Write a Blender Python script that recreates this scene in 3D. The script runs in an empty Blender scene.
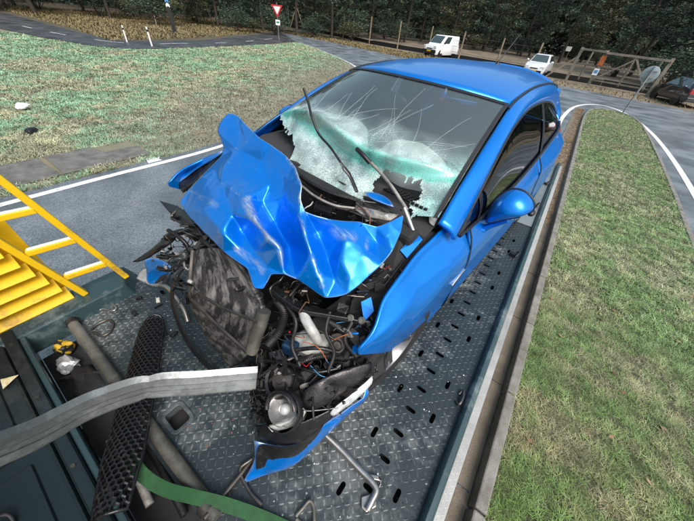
import bpy, bmesh, math, random
import numpy as np
from math import sin, cos, pi, radians, sqrt, atan2, hypot
from mathutils import Vector, Matrix, noise
from mathutils.geometry import delaunay_2d_cdt

random.seed(7)
RNG = np.random.default_rng(11)
S = bpy.context.scene
COL = S.collection

# ------------------------------------------------------------------ camera
F_PX, CX, CY = 268.4, 347.0, 260.5            # focal length and centre in photograph pixels (694 wide)
PITCH, ROLL, YAW = 0.736, -0.112, 0.567
CAM = Vector((0, 0, 2.5))
_F = Vector((-sin(YAW) * cos(PITCH), cos(YAW) * cos(PITCH), -sin(PITCH)))
_R = Vector((cos(YAW), sin(YAW), 0))
_D = _F.cross(_R)
_X = cos(ROLL) * _R + sin(ROLL) * _D
_Y = -sin(ROLL) * _R + cos(ROLL) * _D
cam_data = bpy.data.cameras.new('camera')
cam = bpy.data.objects.new('camera', cam_data)
COL.objects.link(cam)
cam_data.sensor_fit = 'HORIZONTAL'
cam_data.sensor_width = 36
cam_data.lens = F_PX / 694 * 36
cam_data.clip_start = 0.02
cam_data.clip_end = 2000
M = Matrix.Identity(4)
for i in range(3):
    M[i][0], M[i][1], M[i][2] = _X[i], -_Y[i], -_F[i]
cam.matrix_world = Matrix.Translation(CAM) @ M
S.camera = cam

# ------------------------------------------------------------------ light
world = bpy.data.worlds.new('World')
S.world = world
world.use_nodes = True
nt = world.node_tree
nt.nodes.clear()
wo = nt.nodes.new('ShaderNodeOutputWorld')
bg = nt.nodes.new('ShaderNodeBackground')
sky = nt.nodes.new('ShaderNodeTexSky')
sky.sky_type = 'NISHITA'
sky.sun_disc = False
SUN_EL, SUN_AZ = radians(52), radians(115)     # azimuth measured from +Y towards +X
sky.sun_elevation = SUN_EL
sky.sun_rotation = SUN_AZ
sky.air_density = 1.0
sky.dust_density = 5.0
sky.ozone_density = 1.0
hs = nt.nodes.new('ShaderNodeHueSaturation')
hs.inputs['Hue'].default_value = 0.46
hs.inputs['Saturation'].default_value = 0.92   # an overcast sky is nearly grey
nt.links.new(sky.outputs[0], hs.inputs['Color'])
nt.links.new(hs.outputs[0], bg.inputs[0])
bg.inputs[1].default_value = 0.135
nt.links.new(bg.outputs[0], wo.inputs[0])
sd = bpy.data.lights.new('sun', 'SUN')
sd.energy = 1.4
sd.angle = radians(30)
sd.color = (1.0, 0.985, 0.955)
sun = bpy.data.objects.new('sun', sd)
COL.objects.link(sun)
_sv = Vector((sin(SUN_AZ) * cos(SUN_EL), cos(SUN_AZ) * cos(SUN_EL), sin(SUN_EL)))
sun.rotation_euler = _sv.to_track_quat('Z', 'Y').to_euler()
sun.location = (0, 0, 30)
S.view_settings.view_transform = 'Standard'
S.view_settings.look = 'None'
S.view_settings.gamma = 1
S.view_settings.use_curve_mapping = False
S.view_settings.exposure = 0.70

# ------------------------------------------------------------------ frames of reference
DECK = 0.85                                    # height of the truck deck above the road
X0, Y0, CA = -1.069, 0.792, 0.106              # the car on the deck: origin and yaw
_ca, _sa = cos(CA), sin(CA)


def ray(x, y):
    return _X * (x - CX) + _Y * (y - CY) + _F * F_PX


def W(x, y, z=0.0):                            # pixel -> point on the level z
    r = ray(x, y)
    return CAM + r * ((z - CAM.z) / r.z)


def tocar(P):
    dx, dy = P[0] - X0, P[1] - Y0
    return Vector((_ca * dx - _sa * dy, _sa * dx + _ca * dy, P[2] - DECK))


def towld(P):
    return Vector((X0 + _ca * P[0] + _sa * P[1], Y0 - _sa * P[0] + _ca * P[1], P[2] + DECK))


def CP(x, y, u=None, v=None, w=None):          # pixel -> point in the car's frame on a plane of the car
    o = tocar(CAM)
    r = tocar(CAM + ray(x, y)) - o
    for i, t in enumerate((u, v, w)):
        if t is not None:
            return o + r * ((t - o[i]) / r[i])


def lerp(a, b, t):
    return a + (b - a) * t


def interp(x, xs, ys):
    if x <= xs[0]:
        return ys[0]
    for i in range(len(xs) - 1):
        if x <= xs[i + 1]:
            return lerp(ys[i], ys[i + 1], (x - xs[i]) / (xs[i + 1] - xs[i]))
    return ys[-1]


def crv(pts, n=8, closed=False):               # Catmull-Rom through points
    P = [Vector(p) for p in pts]
    out = []
    m = len(P)
    for i in range(m if closed else m - 1):
        if closed:
            a, b, c, d = P[i - 1], P[i], P[(i + 1) % m], P[(i + 2) % m]
        else:
            b, c = P[i], P[i + 1]
            a = P[i - 1] if i > 0 else b + (b - c)
            d = P[i + 2] if i + 2 < m else c + (c - b)
        for k in range(n):
            t = k / n
            out.append(0.5 * ((2 * b) + (c - a) * t + (2 * a - 5 * b + 4 * c - d) * t * t + (3 * b - a - 3 * c + d) * t ** 3))
    if not closed:
        out.append(P[-1])
    return out


# ------------------------------------------------------------------ materials
MATS = {}


def mat(name, col, rough=0.5, metal=0.0, coat=0.0, col2=None, scale=8.0, amount=1.0, bump=0.0, bscale=60.0,
        detail=6.0, spec=0.5, lo=0.35, hi=0.65, rough2=None, coords='Object', subs=0.0, aniso_scale=None):
    m = bpy.data.materials.new(name)
    m.use_nodes = True
    n, l = m.node_tree.nodes, m.node_tree.links
    b = n['Principled BSDF']
    b.inputs['Base Color'].default_value = (*col, 1)
    b.inputs['Roughness'].default_value = rough
    b.inputs['Metallic'].default_value = metal
    b.inputs['Coat Weight'].default_value = coat
    b.inputs['Coat Roughness'].default_value = 0.06
    b.inputs['Specular IOR Level'].default_value = spec
    tc = n.new('ShaderNodeTexCoord')
    src = tc.outputs[coords]
    if aniso_scale:
        mp = n.new('ShaderNodeMapping')
        mp.inputs['Scale'].default_value = aniso_scale
        l.new(src, mp.inputs[0])
        src = mp.outputs[0]
    if col2 is not None or rough2 is not None:
        t = n.new('ShaderNodeTexNoise')
        t.inputs['Scale'].default_value = scale
        t.inputs['Detail'].default_value = detail
        t.inputs['Roughness'].default_value = 0.62
        l.new(src, t.inputs['Vector'])
        r = n.new('ShaderNodeMapRange')
        r.inputs[1].default_value, r.inputs[2].default_value = lo, hi
        r.inputs[4].default_value = amount
        l.new(t.outputs[0], r.inputs[0])
        if col2 is not None:
            mx = n.new('ShaderNodeMix')
            mx.data_type = 'RGBA'
            mx.inputs[6].default_value = (*col, 1)
            mx.inputs[7].default_value = (*col2, 1)
            l.new(r.outputs[0], mx.inputs[0])
            l.new(mx.outputs[2], b.inputs['Base Color'])
        if rough2 is not None:
            mr = n.new('ShaderNodeMapRange')
            mr.inputs[3].default_value, mr.inputs[4].default_value = rough, rough2
            l.new(r.outputs[0], mr.inputs[0])
            l.new(mr.outputs[0], b.inputs['Roughness'])
    if bump:
        t2 = n.new('ShaderNodeTexNoise')
        t2.inputs['Scale'].default_value = bscale
        t2.inputs['Detail'].default_value = 5
        l.new(src, t2.inputs['Vector'])
        bp = n.new('ShaderNodeBump')
        bp.inputs['Strength'].default_value = bump
        bp.inputs['Distance'].default_value = 0.01
        l.new(t2.outputs[0], bp.inputs['Height'])
        l.new(bp.outputs[0], b.inputs['Normal'])
    MATS[name] = m
    return m


def emis_free_attr_mat(name, rough=0.7, trans=0.0):  # colour from the mesh's own "col" attribute (leaf and blade colours)
    m = bpy.data.materials.new(name)
    m.use_nodes = True
    n, l = m.node_tree.nodes, m.node_tree.links
    b = n['Principled BSDF']
    b.inputs['Roughness'].default_value = rough
    b.inputs['Specular IOR Level'].default_value = 0.25
    a = n.new('ShaderNodeAttribute')
    a.attribute_name = 'col'
    l.new(a.outputs['Color'], b.inputs['Base Color'])
    MATS[name] = m
    return m


# ------------------------------------------------------------------ mesh building
def tag(o, label=None, cat=None, group=None, kind=None):
    if label:
        o['label'] = label
    if cat:
        o['category'] = cat
    if group:
        o['group'] = group
    if kind:
        o['kind'] = kind
    return o


def empty(name, loc=(0, 0, 0), rz=0.0):
    o = bpy.data.objects.new(name, None)
    o.empty_display_size = 0.1
    COL.objects.link(o)
    o.location = loc
    o.rotation_euler = (0, 0, rz)
    return o


def root_matrix(o):
    m = Matrix.Translation(o.location) @ o.rotation_euler.to_matrix().to_4x4()
    if o.parent:
        return root_matrix(o.parent) @ m
    return m


class MB:
    def __init__(self):
        self.v, self.f = [], []

    def add(self, vs, fs):
        k = len(self.v)
        self.v += [Vector(p) for p in vs]
        self.f += [tuple(i + k for i in f) for f in fs]
        return self

    def box(self, c, s, rot=None, taper=1.0):
        vs = []
        for z in (-1, 1):
            t = taper if z > 0 else 1
            for x, y in ((-1, -1), (1, -1), (1, 1), (-1, 1)):
                p = Vector((x * s[0] / 2 * t, y * s[1] / 2 * t, z * s[2] / 2))
                if rot is not None:
                    p = rot @ p
                vs.append(p + Vector(c))
        return self.add(vs, [(3, 2, 1, 0), (4, 5, 6, 7), (0, 1, 5, 4), (1, 2, 6, 5), (2, 3, 7, 6), (3, 0, 4, 7)])

    def bar(self, a, b, w, h, up=(0, 0, 1)):
        a, b, up = Vector(a), Vector(b), Vector(up)
        d = (b - a).normalized()
        s = d.cross(up)
        if s.length < 1e-4:
            s = d.cross(Vector((1, 0, 0)))
        s.normalize()
        t = s.cross(d)
        vs = [p + s * (i * w / 2) + t * (j * h / 2) for p in (a, b) for i, j in ((-1, -1), (1, -1), (1, 1), (-1, 1))]
        return self.add(vs, [(3, 2, 1, 0), (4, 5, 6, 7), (0, 1, 5, 4), (1, 2, 6, 5), (2, 3, 7, 6), (3, 0, 4, 7)])

    def tube(self, path, r, n=10, cap=True, flat=1.0):
        P = [Vector(p) for p in path]
        rs = r if isinstance(r, (list, tuple)) else [r] * len(P)
        vs, fs = [], []
        s = None
        for i, p in enumerate(P):
            d = (P[min(i + 1, len(P) - 1)] - P[max(i - 1, 0)])
            if d.length < 1e-9:
                d = Vector((0, 0, 1))
            d.normalize()
            if s is None:
                s = d.cross(Vector((0, 0, 1)))
                if s.length < 1e-3:
                    s = d.cross(Vector((1, 0, 0)))
            else:
                s = s - d * s.dot(d)
            s.normalize()
            t = s.cross(d)
            for k in range(n):
                a = 2 * pi * k / n
                vs.append(p + s * (cos(a) * rs[i]) + t * (sin(a) * rs[i] * flat))
        for i in range(len(P) - 1):
            for k in range(n):
                a, b = i * n + k, i * n + (k + 1) % n
                fs.append((a, b, b + n, a + n))
        if cap:
            fs.append(tuple(range(n - 1, -1, -1)))
            fs.append(tuple((len(P) - 1) * n + k for k in range(n)))
        return self.add(vs, fs)

    def ribbon(self, path, width, thick, side):    # flat strap following a path; side = width direction
        P = [Vector(p) for p in path]
        sd_ = Vector(side).normalized()
        vs, fs = [], []
        for i, p in enumerate(P):
            d = (P[min(i + 1, len(P) - 1)] - P[max(i - 1, 0)]).normalized()
            s = (sd_ - d * sd_.dot(d)).normalized()
            t = d.cross(s)
            for a, b in ((-1, -1), (1, -1), (1, 1), (-1, 1)):
                vs.append(p + s * (a * width / 2) + t * (b * thick / 2))
        for i in range(len(P) - 1):
            for k in range(4):
                a, b = i * 4 + k, i * 4 + (k + 1) % 4
                fs.append((a, b, b + 4, a + 4))
        fs.append((3, 2, 1, 0))
        m = (len(P) - 1) * 4
        fs.append((m, m + 1, m + 2, m + 3))
        return self.add(vs, fs)

    def prism(self, poly, vec):
        n = len(poly)
        P = [Vector(p) for p in poly]
        vs = P + [p + Vector(vec) for p in P]
        return self.add(vs, [tuple(range(n - 1, -1, -1)), tuple(range(n, 2 * n))] +
                        [(i, (i + 1) % n, n + (i + 1) % n, n + i) for i in range(n)])

    def grid(self, rows, skip=None):
        nr, nc = len(rows), len(rows[0])
        vs = [p for r in rows for p in r]
        fs = []
        for i in range(nr - 1):
            for j in range(nc - 1):
                if skip and skip(i, j):
                    continue
                fs.append((i * nc + j, i * nc + j + 1, (i + 1) * nc + j + 1, (i + 1) * nc + j))
        return self.add(vs, fs)

    def lathe(self, prof, c, axis=(0, 0, 1), n=24, cap=False):   # prof: (radius, along)
        ax = Vector(axis).normalized()
        s = ax.cross(Vector((0, 0, 1)))
        if s.length < 1e-3:
            s = Vector((1, 0, 0))
        s.normalize()
        t = ax.cross(s)
        vs, fs = [], []
        for r, h in prof:
            for k in range(n):
                a = 2 * pi * k / n
                vs.append(Vector(c) + ax * h + s * (r * cos(a)) + t * (r * sin(a)))
        for i in range(len(prof) - 1):
            for k in range(n):
                a, b = i * n + k, i * n + (k + 1) % n
                fs.append((a, b, b + n, a + n))
        if cap:
            fs.append(tuple(range(n - 1, -1, -1)))
            fs.append(tuple((len(prof) - 1) * n + k for k in range(n)))
        return self.add(vs, fs)

    def blob(self, c, s, rot=None, sub=2, wob=0.0, seed=0):
        bm = bmesh.new()
        bmesh.ops.create_icosphere(bm, subdivisions=sub, radius=1)
        vs = []
        for v in bm.verts:
            p = v.co.copy()
            if wob:
                p *= 1 + wob * noise.noise(p * 1.7 + Vector((seed, seed * 2.3, 0)))
            p = Vector((p.x * s[0], p.y * s[1], p.z * s[2]))
            if rot is not None:
                p = rot @ p
            vs.append(p + Vector(c))
        fs = [tuple(v.index for v in f.verts) for f in bm.faces]
        bm.free()
        return self.add(vs, fs)

    def poly(self, pts2d, z):                       # flat polygon, triangulated
        vs, es, fs = delaunay_2d_cdt([Vector((p[0], p[1])) for p in pts2d],
                                     [(i, (i + 1) % len(pts2d)) for i in range(len(pts2d))], [], 1, 1e-5)[:3]
        return self.add([(p.x, p.y, z) for p in vs], [tuple(f) for f in fs])

    def build(self, name, m, parent=None, smooth=None, bevel=0.0, subsurf=0, solid=0.0, world=False, seg=2, offset=-1.0):
        me = bpy.data.meshes.new(name)
        vs = self.v
        if world and parent is not None:
            inv = root_matrix(parent).inverted()
            vs = [inv @ p for p in vs]
        me.from_pydata([tuple(p) for p in vs], [], self.f)
        me.update()
        bm = bmesh.new()
        bm.from_mesh(me)
        bmesh.ops.recalc_face_normals(bm, faces=bm.faces)
        bm.to_mesh(me)
        bm.free()
        if smooth is not None:
            me.shade_smooth()
            if smooth < 179:
                me.set_sharp_from_angle(angle=radians(smooth))
        me.materials.append(MATS[m] if isinstance(m, str) else m)
        o = bpy.data.objects.new(name, me)
        COL.objects.link(o)
        if parent is not None:
            o.parent = parent
        if subsurf:
            md = o.modifiers.new('sub', 'SUBSURF')
            md.levels = md.render_levels = subsurf
        if solid:
            md = o.modifiers.new('solid', 'SOLIDIFY')
            md.thickness = solid
            md.offset = offset
        if bevel:
            md = o.modifiers.new('bevel', 'BEVEL')
            md.width = bevel
            md.segments = seg
            md.limit_method = 'ANGLE'
            md.angle_limit = radians(40)
        return o


def copy_tree(o, parent=None):
    c = o.copy()
    COL.objects.link(c)
    c.parent = parent
    for ch in o.children:
        copy_tree(ch, c)
    return c


def np_mesh(name, verts, tris, cols, m, kind=None):   # large triangle meshes with a colour per vertex
    me = bpy.data.meshes.new(name)
    nv, ntri = len(verts), len(tris)
    me.vertices.add(nv)
    me.vertices.foreach_set('co', np.asarray(verts, dtype=np.float32).ravel())
    me.loops.add(ntri * 3)
    me.loops.foreach_set('vertex_index', np.asarray(tris, dtype=np.int32).ravel())
    me.polygons.add(ntri)
    me.polygons.foreach_set('loop_start', np.arange(0, ntri * 3, 3, dtype=np.int32))
    me.polygons.foreach_set('loop_total', np.full(ntri, 3, dtype=np.int32))
    me.update(calc_edges=True)
    if cols is not None:
        at = me.attributes.new('col', 'FLOAT_COLOR', 'POINT')
        c4 = np.ones((nv, 4), dtype=np.float32)
        c4[:, :3] = cols
        at.data.foreach_set('color', c4.ravel())
    me.materials.append(MATS[m])
    o = bpy.data.objects.new(name, me)
    COL.objects.link(o)
    if kind:
        o['kind'] = kind
    return o


# ================================================================== materials of the setting
mat('asphalt', (0.070, 0.075, 0.080), 0.42, col2=(0.13, 0.135, 0.14), scale=1.1, bump=0.35, bscale=160, rough2=0.62)


def speckle_asphalt(name, a, b, rough, wet):
    m = mat(name, a, rough)
    n, l = m.node_tree.nodes, m.node_tree.links
    bs = n['Principled BSDF']
    tc = n.new('ShaderNodeTexCoord')
    fine = n.new('ShaderNodeTexVoronoi')
    fine.inputs['Scale'].default_value = 95
    l.new(tc.outputs['Object'], fine.inputs['Vector'])
    big = n.new('ShaderNodeTexNoise')
    big.inputs['Scale'].default_value = 0.9
    big.inputs['Detail'].default_value = 8
    l.new(tc.outputs['Object'], big.inputs['Vector'])
    ramp = n.new('ShaderNodeValToRGB')
    ramp.color_ramp.elements[0].color = (*a, 1)
    ramp.color_ramp.elements[1].color = (*b, 1)
    ramp.color_ramp.elements[0].position = 0.25
    ramp.color_ramp.elements[1].position = 0.95
    l.new(fine.outputs['Color'], ramp.inputs[0])
    mx = n.new('ShaderNodeMix')
    mx.data_type = 'RGBA'
    mx.blend_type = 'MULTIPLY'
    mx.inputs[0].default_value = 1
    r2 = n.new('ShaderNodeValToRGB')
    r2.color_ramp.elements[0].color = (0.62, 0.62, 0.62, 1)
    r2.color_ramp.elements[1].color = (1.2, 1.2, 1.2, 1)
    r2.color_ramp.elements[0].position = 0.35
    r2.color_ramp.elements[1].position = 0.65
    l.new(big.outputs[0], r2.inputs[0])
    l.new(ramp.outputs[0], mx.inputs[6])
    l.new(r2.outputs[0], mx.inputs[7])
    l.new(mx.outputs[2], bs.inputs['Base Color'])
    rr = n.new('ShaderNodeMapRange')
    rr.inputs[1].default_value, rr.inputs[2].default_value = 0.38, 0.62
    rr.inputs[3].default_value, rr.inputs[4].default_value = wet, rough
    l.new(big.outputs[0], rr.inputs[0])
    l.new(rr.outputs[0], bs.inputs['Roughness'])
    bp = n.new('ShaderNodeBump')
    bp.inputs['Strength'].default_value = 0.5
    bp.inputs['Distance'].default_value = 0.006
    l.new(fine.outputs['Distance'], bp.inputs['Height'])
    l.new(bp.outputs[0], bs.inputs['Normal'])
    return m


speckle_asphalt('asphalt', (0.085, 0.102, 0.114), (0.24, 0.27, 0.295), 0.50, 0.28)
MATS['asphalt'].node_tree.nodes['Principled BSDF'].inputs['Specular IOR Level'].default_value = 0.9
speckle_asphalt('path_asphalt', (0.035, 0.038, 0.042), (0.10, 0.105, 0.11), 0.6, 0.36)
mat('road_paint', (0.68, 0.70, 0.70), 0.55, col2=(0.20, 0.21, 0.21), scale=9, lo=0.55, hi=0.72, amount=0.9, bump=0.2, bscale=150)
mat('concrete', (0.17, 0.165, 0.15), 0.75, col2=(0.085, 0.085, 0.075), scale=5, bump=0.5, bscale=90)
mat('kerb_concrete', (0.24, 0.235, 0.215), 0.8, col2=(0.13, 0.125, 0.105), scale=7, bump=0.4, bscale=150)
mat('gutter', (0.20, 0.17, 0.125), 0.6, col2=(0.12, 0.10, 0.07), scale=4, bump=0.5, bscale=80)
mat('litter_ground', (0.105, 0.080, 0.052), 0.9, col2=(0.045, 0.050, 0.026), scale=0.6, bump=0.8, bscale=6)
mat('sand', (0.21, 0.175, 0.125), 0.9, col2=(0.10, 0.085, 0.055), scale=0.5, bump=0.6, bscale=10)
mat('turf', (0.15, 0.16, 0.10), 0.9, col2=(0.21, 0.185, 0.13), scale=1.4, bump=0.8, bscale=30)
mat('soil', (0.085, 0.075, 0.048), 0.9, col2=(0.05, 0.07, 0.025), scale=6, bump=1.0, bscale=60)
mat('gravel', (0.19, 0.175, 0.15), 0.9, col2=(0.09, 0.085, 0.07), scale=30, bump=0.8, bscale=60, lo=0.3, hi=0.7)
emis_free_attr_mat('blades', 0.75)
emis_free_attr_mat('leaves', 0.6)


def sheet(name, poly, z, m, kind='structure', parent=None):
    mb = MB()
    mb.poly(poly, z)
    o = mb.build(name, m, parent)
    if parent is None and kind:
        o['kind'] = kind
    return o


def gp(*q):
    return [tuple(W(x, y, 0)[:2]) for x, y in q]


def smooth2(pts, n=6):
    return [(p.x, p.y) for p in crv([(x, y, 0) for x, y in pts], n)]


# ------------------------------------------------------------------ ground and roads
sheet('ground', [(-300, -120), (300, -120), (300, 400), (-300, 400)], -0.012, 'litter_ground')
road_left = smooth2([(-6.35, -60), (-6.35, -30), (-6.35, -12), (-6.35, -5), (-6.34, -2), (-6.32, 1.0), (-6.4, 4.0), (-7.6, 8.5), (-10.0, 13.8), (-13.4, 18.9), (-20.9, 23.9), (-25.6, 26.3)])
far_edge = smooth2([(-37.5, 34.6), (-26.5, 32.4), (-14.7, 29.2), (-9.8, 29.6), (-1.2, 28.3), (2.5, 27.6), (9, 26.0), (60, 12)], 4)
sheet('road', [(60, -60)] + road_left + [(-27, 27)] + far_edge, 0.0, 'asphalt')
path_near = [(-27, 27), (-24.2, 19.6), (-22.9, 13.4), (-22.6, 8.2), (-26.2, 6.45), (-32.4, 5.1), (-70, -2)]
path_far = [(-70, 4.0), (-50, 8.0), (-32.2, 8.9), (-26.6, 9.9), (-27.0, 15.9), (-31.0, 23.0), (-37.5, 34.6)]
sheet('path', smooth2(path_near, 5) + smooth2(path_far, 5), 0.004, 'path_asphalt')
field_poly = road_left[:] + smooth2([(-26, 26.2), (-24.0, 19.6), (-22.7, 13.4), (-22.3, 8.3), (-26.2, 6.2), (-32.4, 4.9), (-70, -2.2)], 5) + [(-70, -60)]
sheet('field', field_poly, -0.006, 'turf')
sheet('verge', far_edge + [(60, 30), (12, 31.5), (0, 33.5), (-10, 38), (-22, 40), (-34, 46), (-46, 44)], -0.008, 'sand')
sheet('forest_floor', [(-10, 38), (0, 33.6), (12, 31.6), (60, 30.5), (80, 90), (-60, 90), (-34, 46.5)], -0.010, 'sand')

# broken concrete edging beside the road line
for k, (y0, y1) in enumerate([(-3.4, -1.6), (-1.58, -0.3), (-0.27, 0.72), (0.75, 1.55), (1.58, 2.25)]):
    mb = MB()
    jj = [random.uniform(-0.05, 0.05) for _ in range(6)]
    xl = -7.62 if k < 4 else -7.2
    mb.prism([(-6.62, y0 + jj[0] * 0.4, 0), (-6.60, (y0 + y1) / 2, 0), (-6.62, y1 + jj[1] * 0.4, 0), (xl + 0.45, y1 + jj[2] * 1.4, 0),
              (xl + jj[3], y1 - 0.06, 0), (xl + jj[4], (y0 + y1) / 2, 0), (xl + jj[5], y0, 0)], (0, 0, 0.022 + 0.006 * (k % 2)))
    if k == 0:
        slab_root = mb.build('concrete_edging', 'concrete', None, bevel=0.008)
        slab_root['kind'] = 'structure'
    else:
        mb.build('slab', 'concrete', slab_root, bevel=0.008)


def line_strip(path, w, z=0.004):
    P = [Vector((x, y, z)) for x, y in path]
    mb = MB()
    rows = []
    for i, p in enumerate(P):
        d = (P[min(i + 1, len(P) - 1)] - P[max(i - 1, 0)]).normalized()
        s = Vector((-d.y, d.x, 0))
        rows.append([p + s * w / 2, p - s * w / 2])
    return mb.grid(rows)


mk = empty('road_marking', (-6.1, 2, 0))
tag(mk, kind='structure')
edge = smooth2([(-6.08, -30), (-6.08, -14), (-6.08, -6), (-6.08, -2.5), (-6.08, 0.9), (-6.15, 4.0), (-7.3, 8.6), (-9.7, 13.8), (-13.0, 18.6), (-20.4, 23.5), (-25.3, 26.0)], 6)
line_strip(edge, 0.13).build('edge_line', 'road_paint', mk, world=True)
MB().poly([(-6.42, 2.02), (-6.17, 1.96), (-6.16, 2.22), (-6.26, 2.20), (-6.38, 2.30)], 0.0045).build('give_way_tooth', 'road_paint', mk, world=True)
cyc = smooth2([(-60, 2.6), (-36, 6.4), (-29, 7.6), (-25.0, 9.4), (-24.7, 13.0), (-25.6, 18.0), (-28.0, 23.5), (-31.0, 29)], 8)
acc, seg_pts = 0.0, []
for i in range(len(cyc) - 1):
    d = hypot(cyc[i + 1][0] - cyc[i][0], cyc[i + 1][1] - cyc[i][1])
    if (acc % 4.2) < 2.6:
        seg_pts.append(cyc[i])
    else:
        if len(seg_pts) > 1:
            line_strip(seg_pts, 0.10, 0.008).build('dash', 'road_paint', mk, world=True)
        seg_pts = []
    acc += d

# ------------------------------------------------------------------ traffic island
isl_in = [(0.80, -8), (0.80, 0.8), (0.81, 6), (0.80, 12), (0.80, 16.5), (0.95, 18.9), (1.35, 20.0), (2.0, 20.2), (2.6, 19.4), (2.86, 17.0), (2.86, 11), (2.74, 6.1), (2.62, 2.0), (2.5, -8)]
isl = smooth2(isl_in, 6)
mb = MB()
mb.poly(isl, 0.095)
mb.build('traffic_island', 'soil')['kind'] = 'structure'
kroot = empty('kerb', (0.74, 0, 0))
tag(kroot, kind='structure')
KP = [Vector((x, y, 0)) for x, y in isl]
cum = [0.0]
for i in range(len(KP) - 1):
    cum.append(cum[-1] + (KP[i + 1] - KP[i]).length)


def kerb_at(s):
    for i in range(len(KP) - 1):
        if s <= cum[i + 1]:
            t = (s - cum[i]) / (cum[i + 1] - cum[i])
            return KP[i].lerp(KP[i + 1], t)
    return KP[-1]


s, kn = 0.0, 0
while s < cum[-1] - 0.3:
    ln = 0.98 if not (24 < s < 34) else 0.6
    a, b = kerb_at(s), kerb_at(s + ln - 0.012)
    d = (b - a).normalized()
    o_ = Vector((-d.y, d.x, 0))
    if o_.dot(Vector((1.7, 10, 0)) - a) > 0:
        o_ = -o_
    h = 0.12 + random.uniform(-0.004, 0.004)
    mb = MB()
    vs = [a - o_ * 0.005, b - o_ * 0.005, b + o_ * 0.095, a + o_ * 0.095]
    top = [Vector((p.x, p.y, h)) for p in (vs[0], vs[1])] + [Vector((p.x, p.y, h)) - o_ * 0.018 for p in (vs[2], vs[3])]
    bot = [Vector((p.x, p.y, -0.05)) for p in vs]
    mb.add(bot + top, [(3, 2, 1, 0), (4, 5, 6, 7), (0, 1, 5, 4), (1, 2, 6, 5), (2, 3, 7, 6), (3, 0, 4, 7)])
    mb.build('kerbstone', 'kerb_concrete', kroot, world=True, bevel=0.012)
    s += ln
    kn += 1
gut = empty('gutter', (0.5, 0, 0))
tag(gut, kind='structure')
for k in range(28):
    y0 = -8 + k * 0.99
    mb = MB()
    mb.box((0.505, y0 + 0.49, 0.003 + random.uniform(-.0015, .0015)), (0.405, 0.978, 0.016))
    mb.build('gutter_slab', 'gutter', gut, world=True, bevel=0.004)
wl = smooth2([(0.12, 9.0), (0.05, 13), (0.02, 16.3), (0.25, 19.6), (0.85, 21.6), (1.7, 22.2), (2.6, 20.6), (3.15, 17.5), (3.38, 14), (3.42, 9.9), (3.3, 4), (3.2, -6)], 8)
line_strip(wl, 0.15, 0.005).build('island_line', 'road_paint', mk, world=True)


# ------------------------------------------------------------------ grass
def inside(poly, x, y):
    px, py = np.array([p[0] for p in poly]), np.array([p[1] for p in poly])
    res = np.zeros(len(x), bool)
    j = len(poly) - 1
    for i in range(len(poly)):
        c = ((py[i] > y) != (py[j] > y)) & (x < (px[j] - px[i]) * (y - py[i]) / (py[j] - py[i] + 1e-12) + px[i])
        res ^= c
        j = i
    return res


def vnoise(x, y, sc, seed):                        # cheap smooth value noise in numpy
    r = np.random.default_rng(seed)
    T = r.random((256, 256))
    u, v = x * sc + 1000.3, y * sc + 1000.7
    iu, iv = np.floor(u).astype(int), np.floor(v).astype(int)
    fu, fv = u - iu, v - iv
    fu, fv = fu * fu * (3 - 2 * fu), fv * fv * (3 - 2 * fv)
    g = lambda a, b: T[a & 255, b & 255]
    return (g(iu, iv) * (1 - fu) + g(iu + 1, iv) * fu) * (1 - fv) + (g(iu, iv + 1) * (1 - fu) + g(iu + 1, iv + 1) * fu) * fv


def grass(name, x, y, z, hmin, hmax, wid, colfn, lean=0.9, swf=5.0):
    n = len(x)
    a = RNG.random(n) * 2 * pi + 0
    swirl = vnoise(x, y, swf, 5) * 14.0
    a = np.where(RNG.random(n) < 0.45, swirl + RNG.normal(0, 0.9, n), a)
    h = hmin + (hmax - hmin) * RNG.random(n) ** 1.4
    h *= 0.45 + 1.1 * vnoise(x, y, 2.4 * swf, 9)
    ln = h * lean * (0.5 + RNG.random(n))
    w = wid * (0.6 + 0.8 * RNG.random(n))
    dx, dy = np.cos(a), np.sin(a)
    px, py = -dy, dx
    base = np.stack([x, y, np.full(n, z)], 1)
    side = np.stack([px * w / 2, py * w / 2, np.zeros(n)], 1)
    mid = base + np.stack([dx * ln * 0.35, dy * ln * 0.35, h * 0.62], 1)
    tip = base + np.stack([dx * ln, dy * ln, h * (0.55 + 0.45 * RNG.random(n))], 1)
    V = np.stack([base - side, base + side, mid + side * 0.8, mid - side * 0.8, tip], 1).reshape(-1, 3)
    k = np.arange(n)[:, None] * 5
    T = np.concatenate([k + np.array([0, 1, 2]), k + np.array([0, 2, 3]), k + np.array([3, 2, 4])], 0)
    c = colfn(x, y)
    c = np.repeat(c, 5, 0)
    return np_mesh(name, V, T, c, 'blades', 'stuff')


def mixc(cols, wts):
    wts = np.stack(wts, 1)
    wts = wts / wts.sum(1, keepdims=True)
    return wts @ np.array(cols)


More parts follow.
